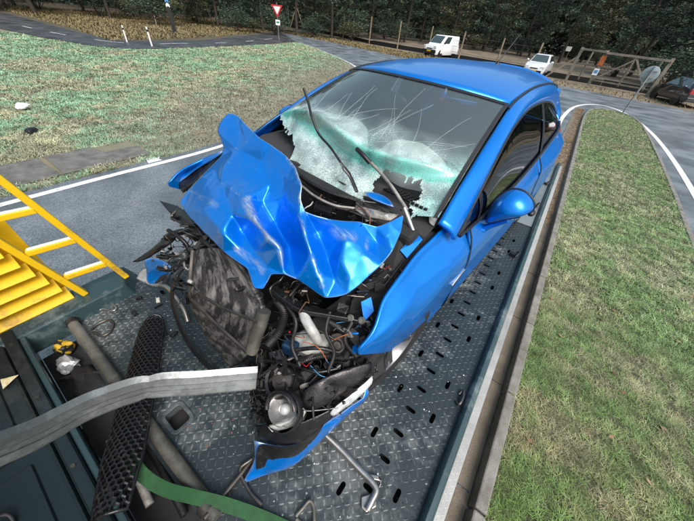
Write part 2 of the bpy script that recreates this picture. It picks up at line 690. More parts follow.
def isl_col(x, y):
    n = len(x)
    p = vnoise(x, y, 1.5, 21) * 0.40 + vnoise(x, y, 5.0, 22) * 0.30 + vnoise(x, y, 14.0, 23) * 0.30
    clump = vnoise(x, y, 16.0, 24) * 0.6 + vnoise(x, y, 34.0, 25) * 0.4
    fr = np.clip((y - 0.8) / 4.5, 0, 1)                # paler, drier sward further along
    straw = np.clip((p - 0.40) * 5, 0, 1) * (0.45 + RNG.random(n) * 0.8)
    green = np.clip((0.66 - p) * 4, 0.05, 1) * (0.3 + RNG.random(n))
    dead = 0.30 * RNG.random(n) * (1 - 0.6 * fr)
    pale = (0.15 + 0.75 * fr) * RNG.random(n) * 0.9
    c = mixc([(0.38, 0.33, 0.17), (0.14, 0.26, 0.05), (0.13, 0.085, 0.045), (0.33, 0.44, 0.29)], [straw * .6, green * 1.2, dead, pale * 1.7])
    c = c * (0.35 + 1.25 * clump)[:, None]
    return c * (0.70 + 0.6 * RNG.random(n))[:, None]


def sample_poly(poly, n, bx, by, densfn=None):
    x = bx[0] + (bx[1] - bx[0]) * RNG.random(n)
    y = by[0] + (by[1] - by[0]) * RNG.random(n)
    k = inside(poly, x, y)
    if densfn is not None:
        k &= RNG.random(n) < densfn(x, y)
    return x[k], y[k]


gx, gy = [], []
for (ya, yb, dens) in ((-0.6, 0.4, 5000), (0.4, 3.5, 17000), (3.5, 7, 10000), (7, 12, 4600), (12, 20.3, 2200)):
    x, y = sample_poly(isl, int(dens * 2.2 * (yb - ya)), (0.78, 2.98), (ya, yb))
    gx.append(x)
    gy.append(y)
GX, GY = np.concatenate(gx), np.concatenate(gy)
nearm = GY < 3.5
o = grass('grass', GX[nearm], GY[nearm], 0.094, 0.012, 0.038, 0.0032, isl_col, 1.5)
tag(o, 'short damp grass with moss and dead straw on the traffic island', 'grass')
o = grass('grass', GX[~nearm], GY[~nearm], 0.094, 0.015, 0.042, 0.0064, isl_col, 1.4)
tag(o, 'paler short grass covering the far stretch of the traffic island', 'grass')


def fld_col(x, y):
    n = len(x)
    p = vnoise(x, y, 0.45, 31) * 0.34 + vnoise(x, y, 1.6, 32) * 0.33 + vnoise(x, y, 4.5, 33) * 0.33
    clump = vnoise(x, y, 3.2, 34) * 0.5 + vnoise(x, y, 7.5, 35) * 0.5
    straw = np.clip((p - 0.42) * 6, 0, 1) * (0.5 + RNG.random(n))
    green = np.clip((0.62 - p) * 5, 0.02, 1) * (0.5 + RNG.random(n) * 0.7)
    dark = 0.25 * RNG.random(n)
    # worn, bare strip along the road's bend
    bare = np.clip(1.0 - ((x + 6.4 + 0.45 * np.clip(y - 4, 0, 30)) * -1 - 0.2) / 4.2 + 0.5 * (vnoise(x, y, 0.6, 51) - .5), 0, 1) * np.clip((y - 1.2) / 2.5, 0, 1)
    c = mixc([(0.42, 0.42, 0.27), (0.22, 0.40, 0.24), (0.13, 0.15, 0.085), (0.23, 0.225, 0.185)], [straw * .42 * (1 - .7 * bare), green * 1.7 * (1 - .85 * bare), dark, bare * 1.0 + 0.03])
    c = c * (0.50 + 1.0 * clump)[:, None]
    return c * (0.75 + 0.5 * RNG.random(n))[:, None]


def fdens(x, y):
    d = np.hypot(x, y)
    bare = np.clip(1 - ((x + 6.4 + 0.45 * np.clip(y - 4, 0, 30)) * -1 - 0.2) / 4.4 + 0.5 * (vnoise(x, y, 0.6, 51) - .5), 0, 1) * np.clip((y - 1.2) / 2.5, 0, 1)
    return np.clip(9.0 / d, 0, 1) ** 1.5 * (1 - 0.75 * bare) * np.where((x > -7.62) & (x < -6.63) & (y < 2.22), 0.0, 1.0)


fx, fy = sample_poly(field_poly, 1300000, (-30, -6.3), (-3, 26), fdens)
fw = 0.006 + 0.0009 * np.hypot(fx, fy)
o = grass('grass', fx, fy, -0.006, 0.020, 0.060, fw, fld_col, 1.4, 2.0)
tag(o, 'frosty matted grass field with straw patches beside the road', 'grass')
vx, vy = sample_poly([(-26, 9), (-34, 9.5), (-60, 9), (-60, 40), (-40, 36), (-32, 23), (-28, 15)], 60000, (-60, -26), (8, 40))
vx2, vy2 = sample_poly(far_edge + [(10, 30), (0, 31.5), (-14, 34.5), (-26, 37), (-42, 40)], 70000, (-42, 10), (25, 40), lambda x, y: np.where(x < -12, 0.9, 0.12))
vx, vy = np.concatenate([vx, vx2]), np.concatenate([vy, vy2])
o = grass('grass', vx, vy, -0.008, 0.06, 0.20, np.full(len(vx), 0.05),
          lambda x, y: mixc([(0.30, 0.24, 0.12), (0.10, 0.12, 0.045), (0.14, 0.09, 0.05)], [RNG.random(len(x)), RNG.random(len(x)) * (0.2 + 1.2 * vnoise(x, y, 0.3, 44)), RNG.random(len(x)) * 0.6]), 1.2)
tag(o, 'dry rough grass on the verge beyond the cycle path', 'grass')

# dead leaves blown into the gutter along the island and over the verge
n = 5200
lx = np.concatenate([0.36 + 0.34 * RNG.random(n) ** 0.6, 0.85 + 2.0 * RNG.random(120), -6.5 - 5.0 * RNG.random(2600) ** 1.6])
ly = np.concatenate([5.5 + 14 * RNG.random(n), 0.3 + 18 * RNG.random(120), 3.0 + 12 * RNG.random(2600)])
lx = np.where(np.arange(len(lx)) >= n + 120, lx - 0.42 * np.clip(ly - 4, 0, 30), lx)
lz = np.where((np.arange(len(lx)) >= n) & (np.arange(len(lx)) < n + 120), 0.125, 0.012)
N_ = len(lx)
a = RNG.random(N_) * 2 * pi
sz = 0.014 + 0.026 * RNG.random(N_)
ex = np.stack([np.cos(a), np.sin(a), 0.5 * (RNG.random(N_) - 0.5)], 1) * sz[:, None]
ey = np.stack([-np.sin(a), np.cos(a), 0.6 * (RNG.random(N_) - 0.5)], 1) * sz[:, None] * 0.55
c0 = np.stack([lx, ly, lz], 1)
V = np.stack([c0 - ex, c0 + ey, c0 + ex, c0 - ey], 1).reshape(-1, 3)
V[:, 2] = np.maximum(V[:, 2], 0.004)
k = np.arange(N_)[:, None] * 4
T = np.concatenate([k + np.array([0, 1, 2]), k + np.array([0, 2, 3])], 0)
cc = np.array([(0.17, 0.10, 0.05), (0.24, 0.16, 0.08), (0.10, 0.06, 0.035), (0.28, 0.20, 0.11)])[RNG.integers(0, 4, N_)]
o = np_mesh('leaf_litter', V, T, np.repeat(cc, 4, 0), 'leaves', 'stuff')
tag(o, 'brown dead leaves lying in the gutter along the island kerb', 'leaves')

# ================================================================== background: trees, fence, gate, signs, parked vehicles
mat('bark', (0.060, 0.046, 0.034), 0.9, col2=(0.030, 0.026, 0.020), scale=6, bump=0.8, bscale=14, aniso_scale=(4, 4, 0.6))
mat('timber', (0.30, 0.24, 0.15), 0.8, col2=(0.15, 0.12, 0.08), scale=3, bump=0.4, bscale=30)
mat('timber_grey', (0.26, 0.23, 0.18), 0.8, col2=(0.14, 0.125, 0.10), scale=3, bump=0.4, bscale=30)
mat('wire', (0.10, 0.10, 0.10), 0.5, 0.6)
mat('band_black', (0.010, 0.011, 0.011), 0.5)
mat('galvanised', (0.33, 0.36, 0.36), 0.45, 0.7, col2=(0.22, 0.25, 0.25), scale=5)
mat('mesh_green', (0.10, 0.17, 0.14), 0.5)
mat('sign_red', (0.42, 0.012, 0.02), 0.4)
mat('sign_white', (0.75, 0.77, 0.77), 0.4)
mat('sign_blue', (0.06, 0.25, 0.45), 0.4)
mat('sign_orange', (0.50, 0.14, 0.03), 0.45, col2=(0.25, 0.07, 0.03), scale=12)
mat('sign_grey', (0.36, 0.42, 0.43), 0.4, 0.5, col2=(0.27, 0.32, 0.33), scale=4)
mat('sign_green', (0.02, 0.20, 0.09), 0.4)
mat('van_white', (0.74, 0.77, 0.78), 0.3, coat=0.6)
mat('car_silver', (0.66, 0.70, 0.73), 0.3, coat=0.8)
mat('car_black', (0.012, 0.014, 0.018), 0.25, coat=1.0)
mat('trim_black', (0.010, 0.010, 0.011), 0.45)
mat('tyre', (0.013, 0.013, 0.014), 0.75, bump=0.3, bscale=200)
mat('rim_far', (0.42, 0.43, 0.44), 0.35, 0.8)
mat('glass_far', (0.035, 0.055, 0.06), 0.06, coat=1.0)
mat('plate_yellow', (0.75, 0.42, 0.02), 0.45)
mat('lamp_red', (0.35, 0.01, 0.015), 0.2, coat=0.8)
mat('lamp_clear', (0.62, 0.66, 0.68), 0.15, coat=0.8)
mat('lamp_amber', (0.75, 0.20, 0.02), 0.2, coat=0.8)
mat('rubbish', (0.70, 0.74, 0.74), 0.5)


def leaf_quads(c, n, s, size, rng, cols, flat=0.35):     # n leaf clumps in an ellipsoid
    d = rng.normal(0, 1, (n, 3))
    d /= np.linalg.norm(d, axis=1, keepdims=True)
    r = rng.random(n) ** 0.45
    p = np.array(c) + d * r[:, None] * np.array(s)
    a = rng.random(n) * 2 * pi
    t = (rng.random(n) - 0.5) * 1.8
    sz = size * (0.55 + 0.9 * rng.random(n))
    ex = np.stack([np.cos(a), np.sin(a), 0.4 * np.sin(t)], 1) * sz[:, None]
    ey = np.stack([-np.sin(a) * np.cos(t), np.cos(a) * np.cos(t), np.sin(t)], 1) * (sz * 0.5)[:, None]
    V = np.stack([p - ex, p + ey * 0.9 - ex * 0.1, p + ex, p - ey], 1).reshape(-1, 3)
    k = np.arange(n)[:, None] * 4
    T = np.concatenate([k + np.array([0, 1, 2]), k + np.array([0, 2, 3])], 0)
    C = np.array(cols)[rng.integers(0, len(cols), n)] * (0.6 + 0.8 * rng.random(n))[:, None]
    return V, T, np.repeat(C, 4, 0)


def join_np(parts):
    V, T, C, k = [], [], [], 0
    for v, t, c in parts:
        V.append(v)
        T.append(t + k)
        C.append(c)
        k += len(v)
    return np.concatenate(V), np.concatenate(T), np.concatenate(C)


PINE = [(0.050, 0.088, 0.062), (0.070, 0.115, 0.075), (0.036, 0.064, 0.046), (0.090, 0.130, 0.080)]
OAK = [(0.085, 0.115, 0.060), (0.115, 0.125, 0.065), (0.058, 0.080, 0.042), (0.14, 0.12, 0.065)]


def make_tree(seed, H, R, cols, low, name):
    rng = np.random.default_rng(seed)
    rn = random.Random(seed)
    root = empty(name)
    tr = MB()
    path, x, y = [], 0, 0
    for i in range(7):
        path.append((x, y, H * 0.92 * i / 6))
        x += rn.uniform(-0.12, 0.12)
        y += rn.uniform(-0.12, 0.12)
    tr.tube(path, [0.17 * (1 - 0.82 * i / 6) + 0.01 for i in range(7)], 8)
    parts = []
    nb = 26
    for b in range(nb):
        z = lerp(low, H * 0.95, (b / nb) ** 0.9)
        a = b * 2.4 + rn.uniform(-0.4, 0.4)
        env = R * (0.45 + 0.55 * sin(pi * min(1, 0.18 + 0.82 * (z / H)) ** 1.2)) * rn.uniform(0.55, 1.1)
        e = Vector((cos(a) * env, sin(a) * env, z + rn.uniform(-0.2, 0.6)))
        tr.tube([(0, 0, z), Vector((0, 0, z)).lerp(e, 0.5) + Vector((0, 0, 0.12)), e], [0.05, 0.03, 0.012], 5)
        for q in (0.55, 0.95):
            c = Vector((0, 0, z)).lerp(e, q)
            parts.append(leaf_quads(c, rn.randint(150, 260), (0.85 * rn.uniform(.7, 1.2), 0.85 * rn.uniform(.7, 1.2), 0.40), 0.095, rng, cols))
    tr.build('trunk', 'bark', root, smooth=60)
    V, T, C = join_np(parts)
    cr = np_mesh('crown', V, T, C, 'leaves')
    cr.parent = root
    return root


def make_bush(seed, R, H, cols, name):
    rng = np.random.default_rng(seed)
    rn = random.Random(seed)
    root = empty(name)
    st = MB()
    parts = []
    for b in range(9):
        a = rn.uniform(0, 2 * pi)
        e = Vector((cos(a) * R * rn.uniform(.3, .9), sin(a) * R * rn.uniform(.3, .9), H * rn.uniform(.45, .95)))
        st.tube([(0, 0, -0.05), e * 0.5 + Vector((0, 0, 0.1)), e], [0.03, 0.02, 0.008], 5)
        parts.append(leaf_quads(e, 300, (R * 0.5, R * 0.5, H * 0.33), 0.07, rng, cols))
    st.build('stem', 'bark', root)
    V, T, C = join_np(parts)
    cr = np_mesh('foliage', V, T, C, 'leaves')
    cr.parent = root
    return root


protos = [make_tree(101, 10.5, 2.8, PINE, 2.2, 'pine_tree'), make_tree(102, 11.0, 3.1, PINE, 1.5, 'pine_tree'),
          make_tree(103, 9.5, 2.9, OAK, 1.8, 'oak_tree'), make_tree(104, 12.0, 2.5, PINE, 3.2, 'pine_tree')]
TL = ['broad dark pine', 'tall dark pine branched to the ground', 'brownish green oak', 'tall pine with bare lower trunk']


def landmark(x, y):
    az_ = math.degrees(atan2(x, y))
    for lim, nm in ((-66, 'reflector posts'), (-52, 'marker post'), (-44, 'yield sign'), (-33, 'first fence posts'), (-24, 'middle fence posts'), (-13, 'white van'), (-4, 'silver hatchback'), (6, 'timber gate'), (90, 'black hatchback')):
        if az_ < lim:
            return nm

used = [0] * 4
rn = random.Random(5)
spots = []
for row, (dist, step) in enumerate([(48, 5.2), (54, 5.6), (61, 6.0), (70, 7.0)]):
    az = -84.0
    while az < 24:
        d = dist + rn.uniform(-2.5, 2.5) + (13 if az > -34 and az < 2 else 0) + (-8 if az > 5 else 0)
        spots.append((sin(radians(az)) * d, cos(radians(az)) * d, row))
        az += math.degrees(step / dist) * rn.uniform(0.8, 1.2)
for x, y, row in spots:
    if x < -74:
        continue
    k = rn.choice([0, 1, 1, 2, 3] if row else [0, 2, 3, 1, 3])
    o = protos[k] if not used[k] else copy_tree(protos[k])
    used[k] += 1
    o.location = (x, y, -0.05)
    o.rotation_euler = (0, 0, rn.uniform(0, 6.28))
    sc = rn.uniform(0.85, 1.2)
    o.scale = (sc, sc, sc)
    tag(o, TL[k] + ' behind the ' + landmark(x, y) + ', ' + ('front', 'second', 'third', 'rearmost')[row] + ' row', 'tree', 'trees of the wood beyond the fence')
bush = [make_bush(201, 1.5, 1.7, OAK, 'bush'), make_bush(202, 1.8, 2.4, PINE, 'bush')]
BL = ['low brownish bush at the foot of the wood', 'dense dark evergreen bush at the foot of the wood']
bu = [0, 0]
az = -82.0
while az < 18:
    for dist in (46, 52.5, 58):
        if rn.random() < (0.62 if dist < 50 else 0.4):
            continue
        d = dist + rn.uniform(-2, 2) + (14 if -34 < az < 2 else 0) + (-8 if az > 5 else 0)
        k = rn.choice([0, 1, 1])
        o = bush[k] if not bu[k] else copy_tree(bush[k])
        bu[k] += 1
        o.location = (sin(radians(az)) * d, cos(radians(az)) * d, -0.02)
        o.rotation_euler = (0, 0, rn.uniform(0, 6.28))
        sc = rn.uniform(0.8, 1.35)
        o.scale = (sc, sc, sc * rn.uniform(0.8, 1.1))
        tag(o, BL[k] + ' behind the ' + landmark(o.location.x, o.location.y), 'bush', 'bushes at the foot of the wood')
    az += 2.9 * rn.uniform(0.8, 1.2)
# the far wood that reads as one mass
rng = np.random.default_rng(77)
n = 110000
az = np.radians(-95 + 130 * rng.random(n))
d = 78 + 14 * rng.random(n)
z = 14 * rng.random(n) ** 0.85
p = np.stack([np.sin(az) * d, np.cos(az) * d, z], 1)
a = rng.random(n) * 6.28
ex = np.stack([np.cos(a), np.sin(a), 0.6 * (rng.random(n) - .5)], 1) * 0.36
ey = np.stack([-0.3 * np.sin(a), 0.3 * np.cos(a), 0.9 * np.ones(n)], 1) * 0.26
V = np.stack([p - ex, p + ey, p + ex, p - ey], 1).reshape(-1, 3)
k = np.arange(n)[:, None] * 4
T = np.concatenate([k + np.array([0, 1, 2]), k + np.array([0, 2, 3])], 0)
C = 0.6 * np.array(PINE + OAK[:2])[rng.integers(0, 6, n)] * (0.6 + 0.7 * rng.random(n))[:, None]
o = np_mesh('far_wood', V, T, np.repeat(C, 4, 0), 'leaves', 'stuff')
tag(o, 'dark mass of distant forest closing the view', 'forest')


# ------------------------------------------------------------------ post and wire fence
def top_of(b, t, z0=0.0):                       # height of an upright whose foot and top are seen at two pixels
    B = W(*b, z0)
    r = ray(*t)
    return B, CAM.z + r.z * (hypot(B.x, B.y) / hypot(r.x, r.y))


posts_px = [((283, 26), (283, -4)), ((319, 33), (319.3, 5)), ((343, 38), (345, 11)), ((369, 44), (372, 15)), ((397, 49), (402, 21)), ((427, 54), (432, 26)),
            ((458, 59.5), (465, 31)), ((495, 66), (502, 38)), ((530, 73), (540, 43))]
fence = empty('wire_fence', tuple(W(397, 49)[:2]) + (0,))
tag(fence, 'post and wire fence with slim timber posts along the edge of the wood', 'fence')
FP = []
for b, t in posts_px:
    B, h = top_of(b, t)
    h = min(max(h, 2.2), 2.7)
    FP.append((B, h))
    mb = MB()
    mb.tube([(B.x, B.y, -0.3), (B.x, B.y, h * 0.5), (B.x + random.uniform(-.03, .03), B.y, h)], [0.085, 0.08, 0.07], 8)
    mb.build('post', 'timber', fence, smooth=50, world=True)
for i in range(len(FP) - 1):
    (A, ha), (B, hb) = FP[i], FP[i + 1]
    for q in (0.25, 0.45, 0.65, 0.85):
        a_, b_ = Vector((A.x, A.y, ha * q)), Vector((B.x, B.y, hb * q))
        m_ = (a_ + b_) / 2 - Vector((0, 0, 0.04))
        MB().tube([a_, m_, b_], 0.012, 4).build('wire', 'wire', fence, world=True)
film = empty('ground_band', tuple(W(440, 57)[:2]) + (0,))  # near-black band at the fence foot, built as low upright sheets
tag(film, 'low black band along the foot of the fence', 'screen')
fl = [Vector((B.x + 0.25, B.y + 0.4, 0)) for B, _ in FP] + [W(548, 77) + Vector((0, .3, 0)), W(600, 86) + Vector((0, .5, 0)), W(650, 95) + Vector((0, .5, 0)), W(694, 104) + Vector((1, 0.2, 0))]
for i in range(len(fl) - 1):
    A, B = fl[i], fl[i + 1]
    d = (B - A).normalized()
    A = A + d * 0.02
    mb = MB()
    s_ = Vector((-d.y, d.x, 0)) * 0.02
    mb.prism([A - s_, B - s_, B + s_, A + s_], (0, 0, 0.40 + random.uniform(-.03, .03)))
    mb.build('sheet', 'band_black', film, world=True)

# ------------------------------------------------------------------ timber gate frame
gate = empty('timber_gate', tuple(W(600, 86)[:2]) + (0,))
tag(gate, 'bare timber gate frame with diagonal braces and an orange notice', 'gate')
GA, hA = top_of((565.6, 80.5), (584, 46))
GB, hB = top_of((588, 85), (608, 52))
GC, hC = top_of((646.5, 96), (674, 58))
hA = hB = hC = (hA + hB + hC) / 3
GB = GB.copy()


def gpt(P, q):
    return Vector((P.x, P.y, q))


for P in (GA, GB, GC):
    MB().bar(gpt(P, -0.3), gpt(P, hA), 0.20, 0.20, (0, 1, 0)).build('post', 'timber_grey', gate, world=True, bevel=0.01)
ext = (GC - GB).normalized()


def gbar(a, b, w=0.11):
    MB().bar(a, b, w, w, (0.03, 0.07, 1)).build('rail', 'timber_grey', gate, world=True, bevel=0.006)


off = Vector((0.02, -0.17, 0))
gbar(gpt(GA, hA - .10) + off, gpt(GB, hA - .10) + off, 0.12)
gbar(gpt(GB, hA - .16) + off, gpt(GC, hA - .16) + off, 0.13)
gbar(gpt(GB, hA * .55) - off, gpt(GC, hA * .55) - off, 0.10)
gbar(gpt(GB, hA * .16) - off, gpt(GC, hA * .16) - off, 0.10)
gbar(gpt(GA, hA * .55) - off, gpt(GB, hA * .55) - off, 0.10)
mid = GB.lerp(GC, 0.5)
gbar(gpt(GB, 0.35) + off, gpt(mid, hA - .3) + off, 0.10)
gbar(gpt(mid, hA - .3) + off * 1.7, gpt(GC.lerp(GB, .12), 0.35) + off * 1.7, 0.10)
gbar(gpt(mid, 0.2) - off * 1.7, gpt(mid, hA - .2) - off * 1.7, 0.10)
gbar(gpt(GC.lerp(GB, .1), 0.2) - off * 1.7, gpt(GC.lerp(GB, .1), hA - .2) - off * 1.7, 0.10)
gbar(gpt(GA.lerp(GB, .5), 0.2) - off * 1.7, gpt(GA.lerp(GB, .5), hA - .2) - off * 1.7, 0.09)
gbar(gpt(GA + Vector((-1.6, -.3, 0)), 0.05), gpt(GA, hA * .75), 0.10)
MB().box(gpt(GB, hA * .72) + Vector((0.0, -0.14, 0)), (0.34, 0.03, 0.62)).build('notice', 'sign_orange', gate, world=True)
MB().box(gpt(GB, hA * .40) + Vector((0.0, -0.14, 0)), (0.34, 0.03, 0.42)).build('notice', 'sign_white', gate, world=True)
MB().box(gpt(GB, hA * .40) + Vector((0.0, -0.162, 0.02)), (0.22, 0.012, 0.2)).build('notice_print', 'sign_blue', gate, world=True)

# ------------------------------------------------------------------ signs and posts
B, h = top_of((620, 117), (654, 66))
sg = empty('road_sign', (B.x, B.y, 0.09))
tag(sg, 'grey back of a round road sign on a pole at the island tip', 'sign')
MB().tube([(B.x, B.y, 0.05), (B.x, B.y, h)], 0.038, 10).build('pole', 'galvanised', sg, smooth=50, world=True)
vd = Vector((-B.x, -B.y, 0)).normalized()
MB().lathe([(0, 0.010), (0.29, 0.010), (0.31, 0.0), (0.29, -0.012), (0, -0.012)], Vector((B.x, B.y, h - 0.30)) - vd * 0.06, vd, 32).build('disc', 'sign_grey', sg, smooth=30, world=True)
for q in (-0.12, 0.12):
    s_ = Vector((-vd.y, vd.x, 0))
    c = Vector((B.x, B.y, h - 0.30 + q)) - vd * 0.035
    MB().bar(c - s_ * 0.2, c + s_ * 0.2, 0.03, 0.03).build('bracket', 'galvanised', sg, world=True)

B, h = top_of((279, 40), (271, 4))
sg = empty('yield_sign', (B.x, B.y, 0))
tag(sg, 'red and white triangular yield sign on a pole by the cycle path', 'sign')
MB().tube([(B.x, B.y, -0.2), (B.x, B.y, 2.9)], 0.04, 8).build('pole', 'galvanised', sg, smooth=50, world=True)
vd = Vector((-B.x, -B.y, 0)).normalized()
s_ = Vector((-vd.y, vd.x, 0))
cz = Vector((B.x, B.y, 2.42)) + vd * 0.06


def tri(r, off, m, name):
    c = cz + vd * off
    MB().prism([c + s_ * r + Vector((0, 0, r * .58)), c - s_ * r + Vector((0, 0, r * .58)), c - Vector((0, 0, r * 1.15))], -vd * 0.02).build(name, m, sg, world=True)


tri(0.56, 0.0, 'sign_red', 'plate')
tri(0.34, 0.024, 'sign_white', 'face')
MB().prism([Vector((B.x, B.y, z)) + s_ * a + vd * 0.06 for a, z in ((-.22, 1.62), (.22, 1.62), (.22, 1.20), (-.22, 1.20))], -vd * 0.02).build('sub_plate', 'sign_white', sg, world=True)
MB().prism([Vector((B.x, B.y, z)) + s_ * a + vd * 0.072 for a, z in ((-.15, 1.50), (.15, 1.50), (.15, 1.36), (-.15, 1.36))], -vd * 0.01).build('sub_plate_print', 'sign_green', sg, world=True)

B, h = top_of((175, 33), (168, -2))
sg = empty('marker_post', (B.x, B.y, 0))
tag(sg, 'black post with blue and white chevron bands beyond the path', 'marker post')
vd = Vector((-B.x, -B.y, 0)).normalized()
s_ = Vector((-vd.y, vd.x, 0))
MB().prism([Vector((B.x, B.y, -0.2)) + s_ * a + vd * b for a, b in ((-.17, -.08), (.17, -.08), (.17, .08), (-.17, .08))], (0, 0, 3.3)).build('post', 'trim_black', sg, world=True, bevel=0.01)
for i, (z, m) in enumerate([(1.75, 'sign_white'), (2.05, 'sign_blue'), (2.35, 'sign_white'), (2.65, 'sign_blue')]):
    MB().prism([Vector((B.x, B.y, z + dz)) + s_ * a + vd * 0.084 for a, dz in ((-.14, 0), (0, .10), (.14, 0), (.14, .2), (0, .3), (-.14, .2))], vd * 0.006).build('band', m, sg, world=True)

for (b, hh, lab) in [((127, 42), 0.85, 'short white reflector post at the path edge, before the bend'), ((152, 46), 0.95, 'leaning white reflector post at the path edge, in the bend'),
                     ((157, 27), 0.9, 'short weathered post among the dry grass beyond the path')]:
    B = W(*b)
    r_ = empty('reflector_post', (B.x, B.y, 0))
    tag(r_, lab, 'post')
    tl = Vector((-0.10 if b[0] == 152 else 0, 0.05, 0))
    MB().bar((B.x, B.y, -0.1), Vector((B.x, B.y, hh)) + tl, 0.08, 0.07, (1, 0, 0)).build('post', 'sign_white' if b[0] != 157 else 'timber', r_, world=True, bevel=0.02)
    MB().bar(Vector((B.x, B.y, hh * .74)) + tl * .75, Vector((B.x, B.y, hh * .86)) + tl * .87, 0.088, 0.078, (1, 0, 0)).build('band', 'trim_black', r_, world=True)

mgf = empty('mesh_gate', tuple(W(250, 25)[:2]) + (0,))
tag(mgf, 'green steel mesh gate and panels where the path meets the wood', 'gate')
mp = [W(228, 27), W(236, 14), W(262, 19), W(290, 23)]
mp = [mp[0]] + [W(236, 20), W(262, 24.5), W(289, 29)]
for P in mp:
    MB().bar((P.x, P.y, -0.2), (P.x, P.y, 3.0), 0.09, 0.09, (1, 0, 0)).build('post', 'mesh_green', mgf, world=True)
for i in range(1, 3):
    A, B = mp[i], mp[i + 1]
    for z in (0.3, 2.2):
        MB().bar((A.x, A.y, z), (B.x, B.y, z), 0.06, 0.06).build('rail', 'mesh_green', mgf, world=True)
    for k in range(1, 12):
        P = A.lerp(B, k / 12)
        MB().bar((P.x, P.y, 0.3), (P.x, P.y, 2.2), 0.015, 0.015, (1, 0, 0)).build('rod', 'mesh_green', mgf, world=True)

for b, lab in [((205, 24), 'timber tripod strut set beside the black marker post'), ((297, 28), 'timber tripod strut at the start of the fence')]:
    B = W(*b)
    r_ = empty('braced_post', (B.x, B.y, 0))
    tag(r_, lab, 'braced post')
    vd = Vector((-B.x, -B.y, 0)).normalized()
    s_ = Vector((-vd.y, vd.x, 0))
    MB().tube([(B.x, B.y, -.2), (B.x, B.y, 3.1)], 0.11, 8).build('post', 'timber', r_, smooth=50, world=True)
    for q in (-1, 1):
        MB().tube([Vector((B.x, B.y, -.1)) + s_ * q * 1.3 + vd * .3, Vector((B.x, B.y, 2.75)) + s_ * q * .12], 0.085, 8).build('brace', 'timber', r_, smooth=50, world=True)

B = W(563, 58)
r_ = empty('notice_board', (B.x - 1.5, B.y + 12, 0))
tag(r_, 'small white notice board standing on posts beyond the fence', 'notice board')
nb = Vector((B.x, B.y, 0))
P = W(561, 62)
MB().box((P.x, P.y, 1.62), (0.95, 0.04, 0.55)).build('board', 'sign_white', r_, world=True)
for q in (-.35, .35):
    MB().bar((P.x + q, P.y + .04, -.2), (P.x + q, P.y + .04, 1.8), 0.06, 0.06, (1, 0, 0)).build('post', 'timber', r_, world=True)

P = W(25, 110)
mb = MB()
mb.blob((P.x, P.y, 0.10), (0.09, 0.12, 0.07), sub=3, wob=0.7, seed=3)
o = mb.build('plastic_bag', 'rubbish', None, smooth=80)
tag(o, 'crumpled white plastic bag lying in the frosty field', 'bag')
P = W(33, 133)
mb = MB()
mb.box((P.x, P.y, 0.07), (0.15, 0.24, 0.07), Matrix.Rotation(0.6, 3, 'Z'), 0.7)
o = mb.build('plastic_scrap', 'trim_black', None, bevel=0.02)
tag(o, 'small dark scrap of plastic lying in the field by the road', 'debris')


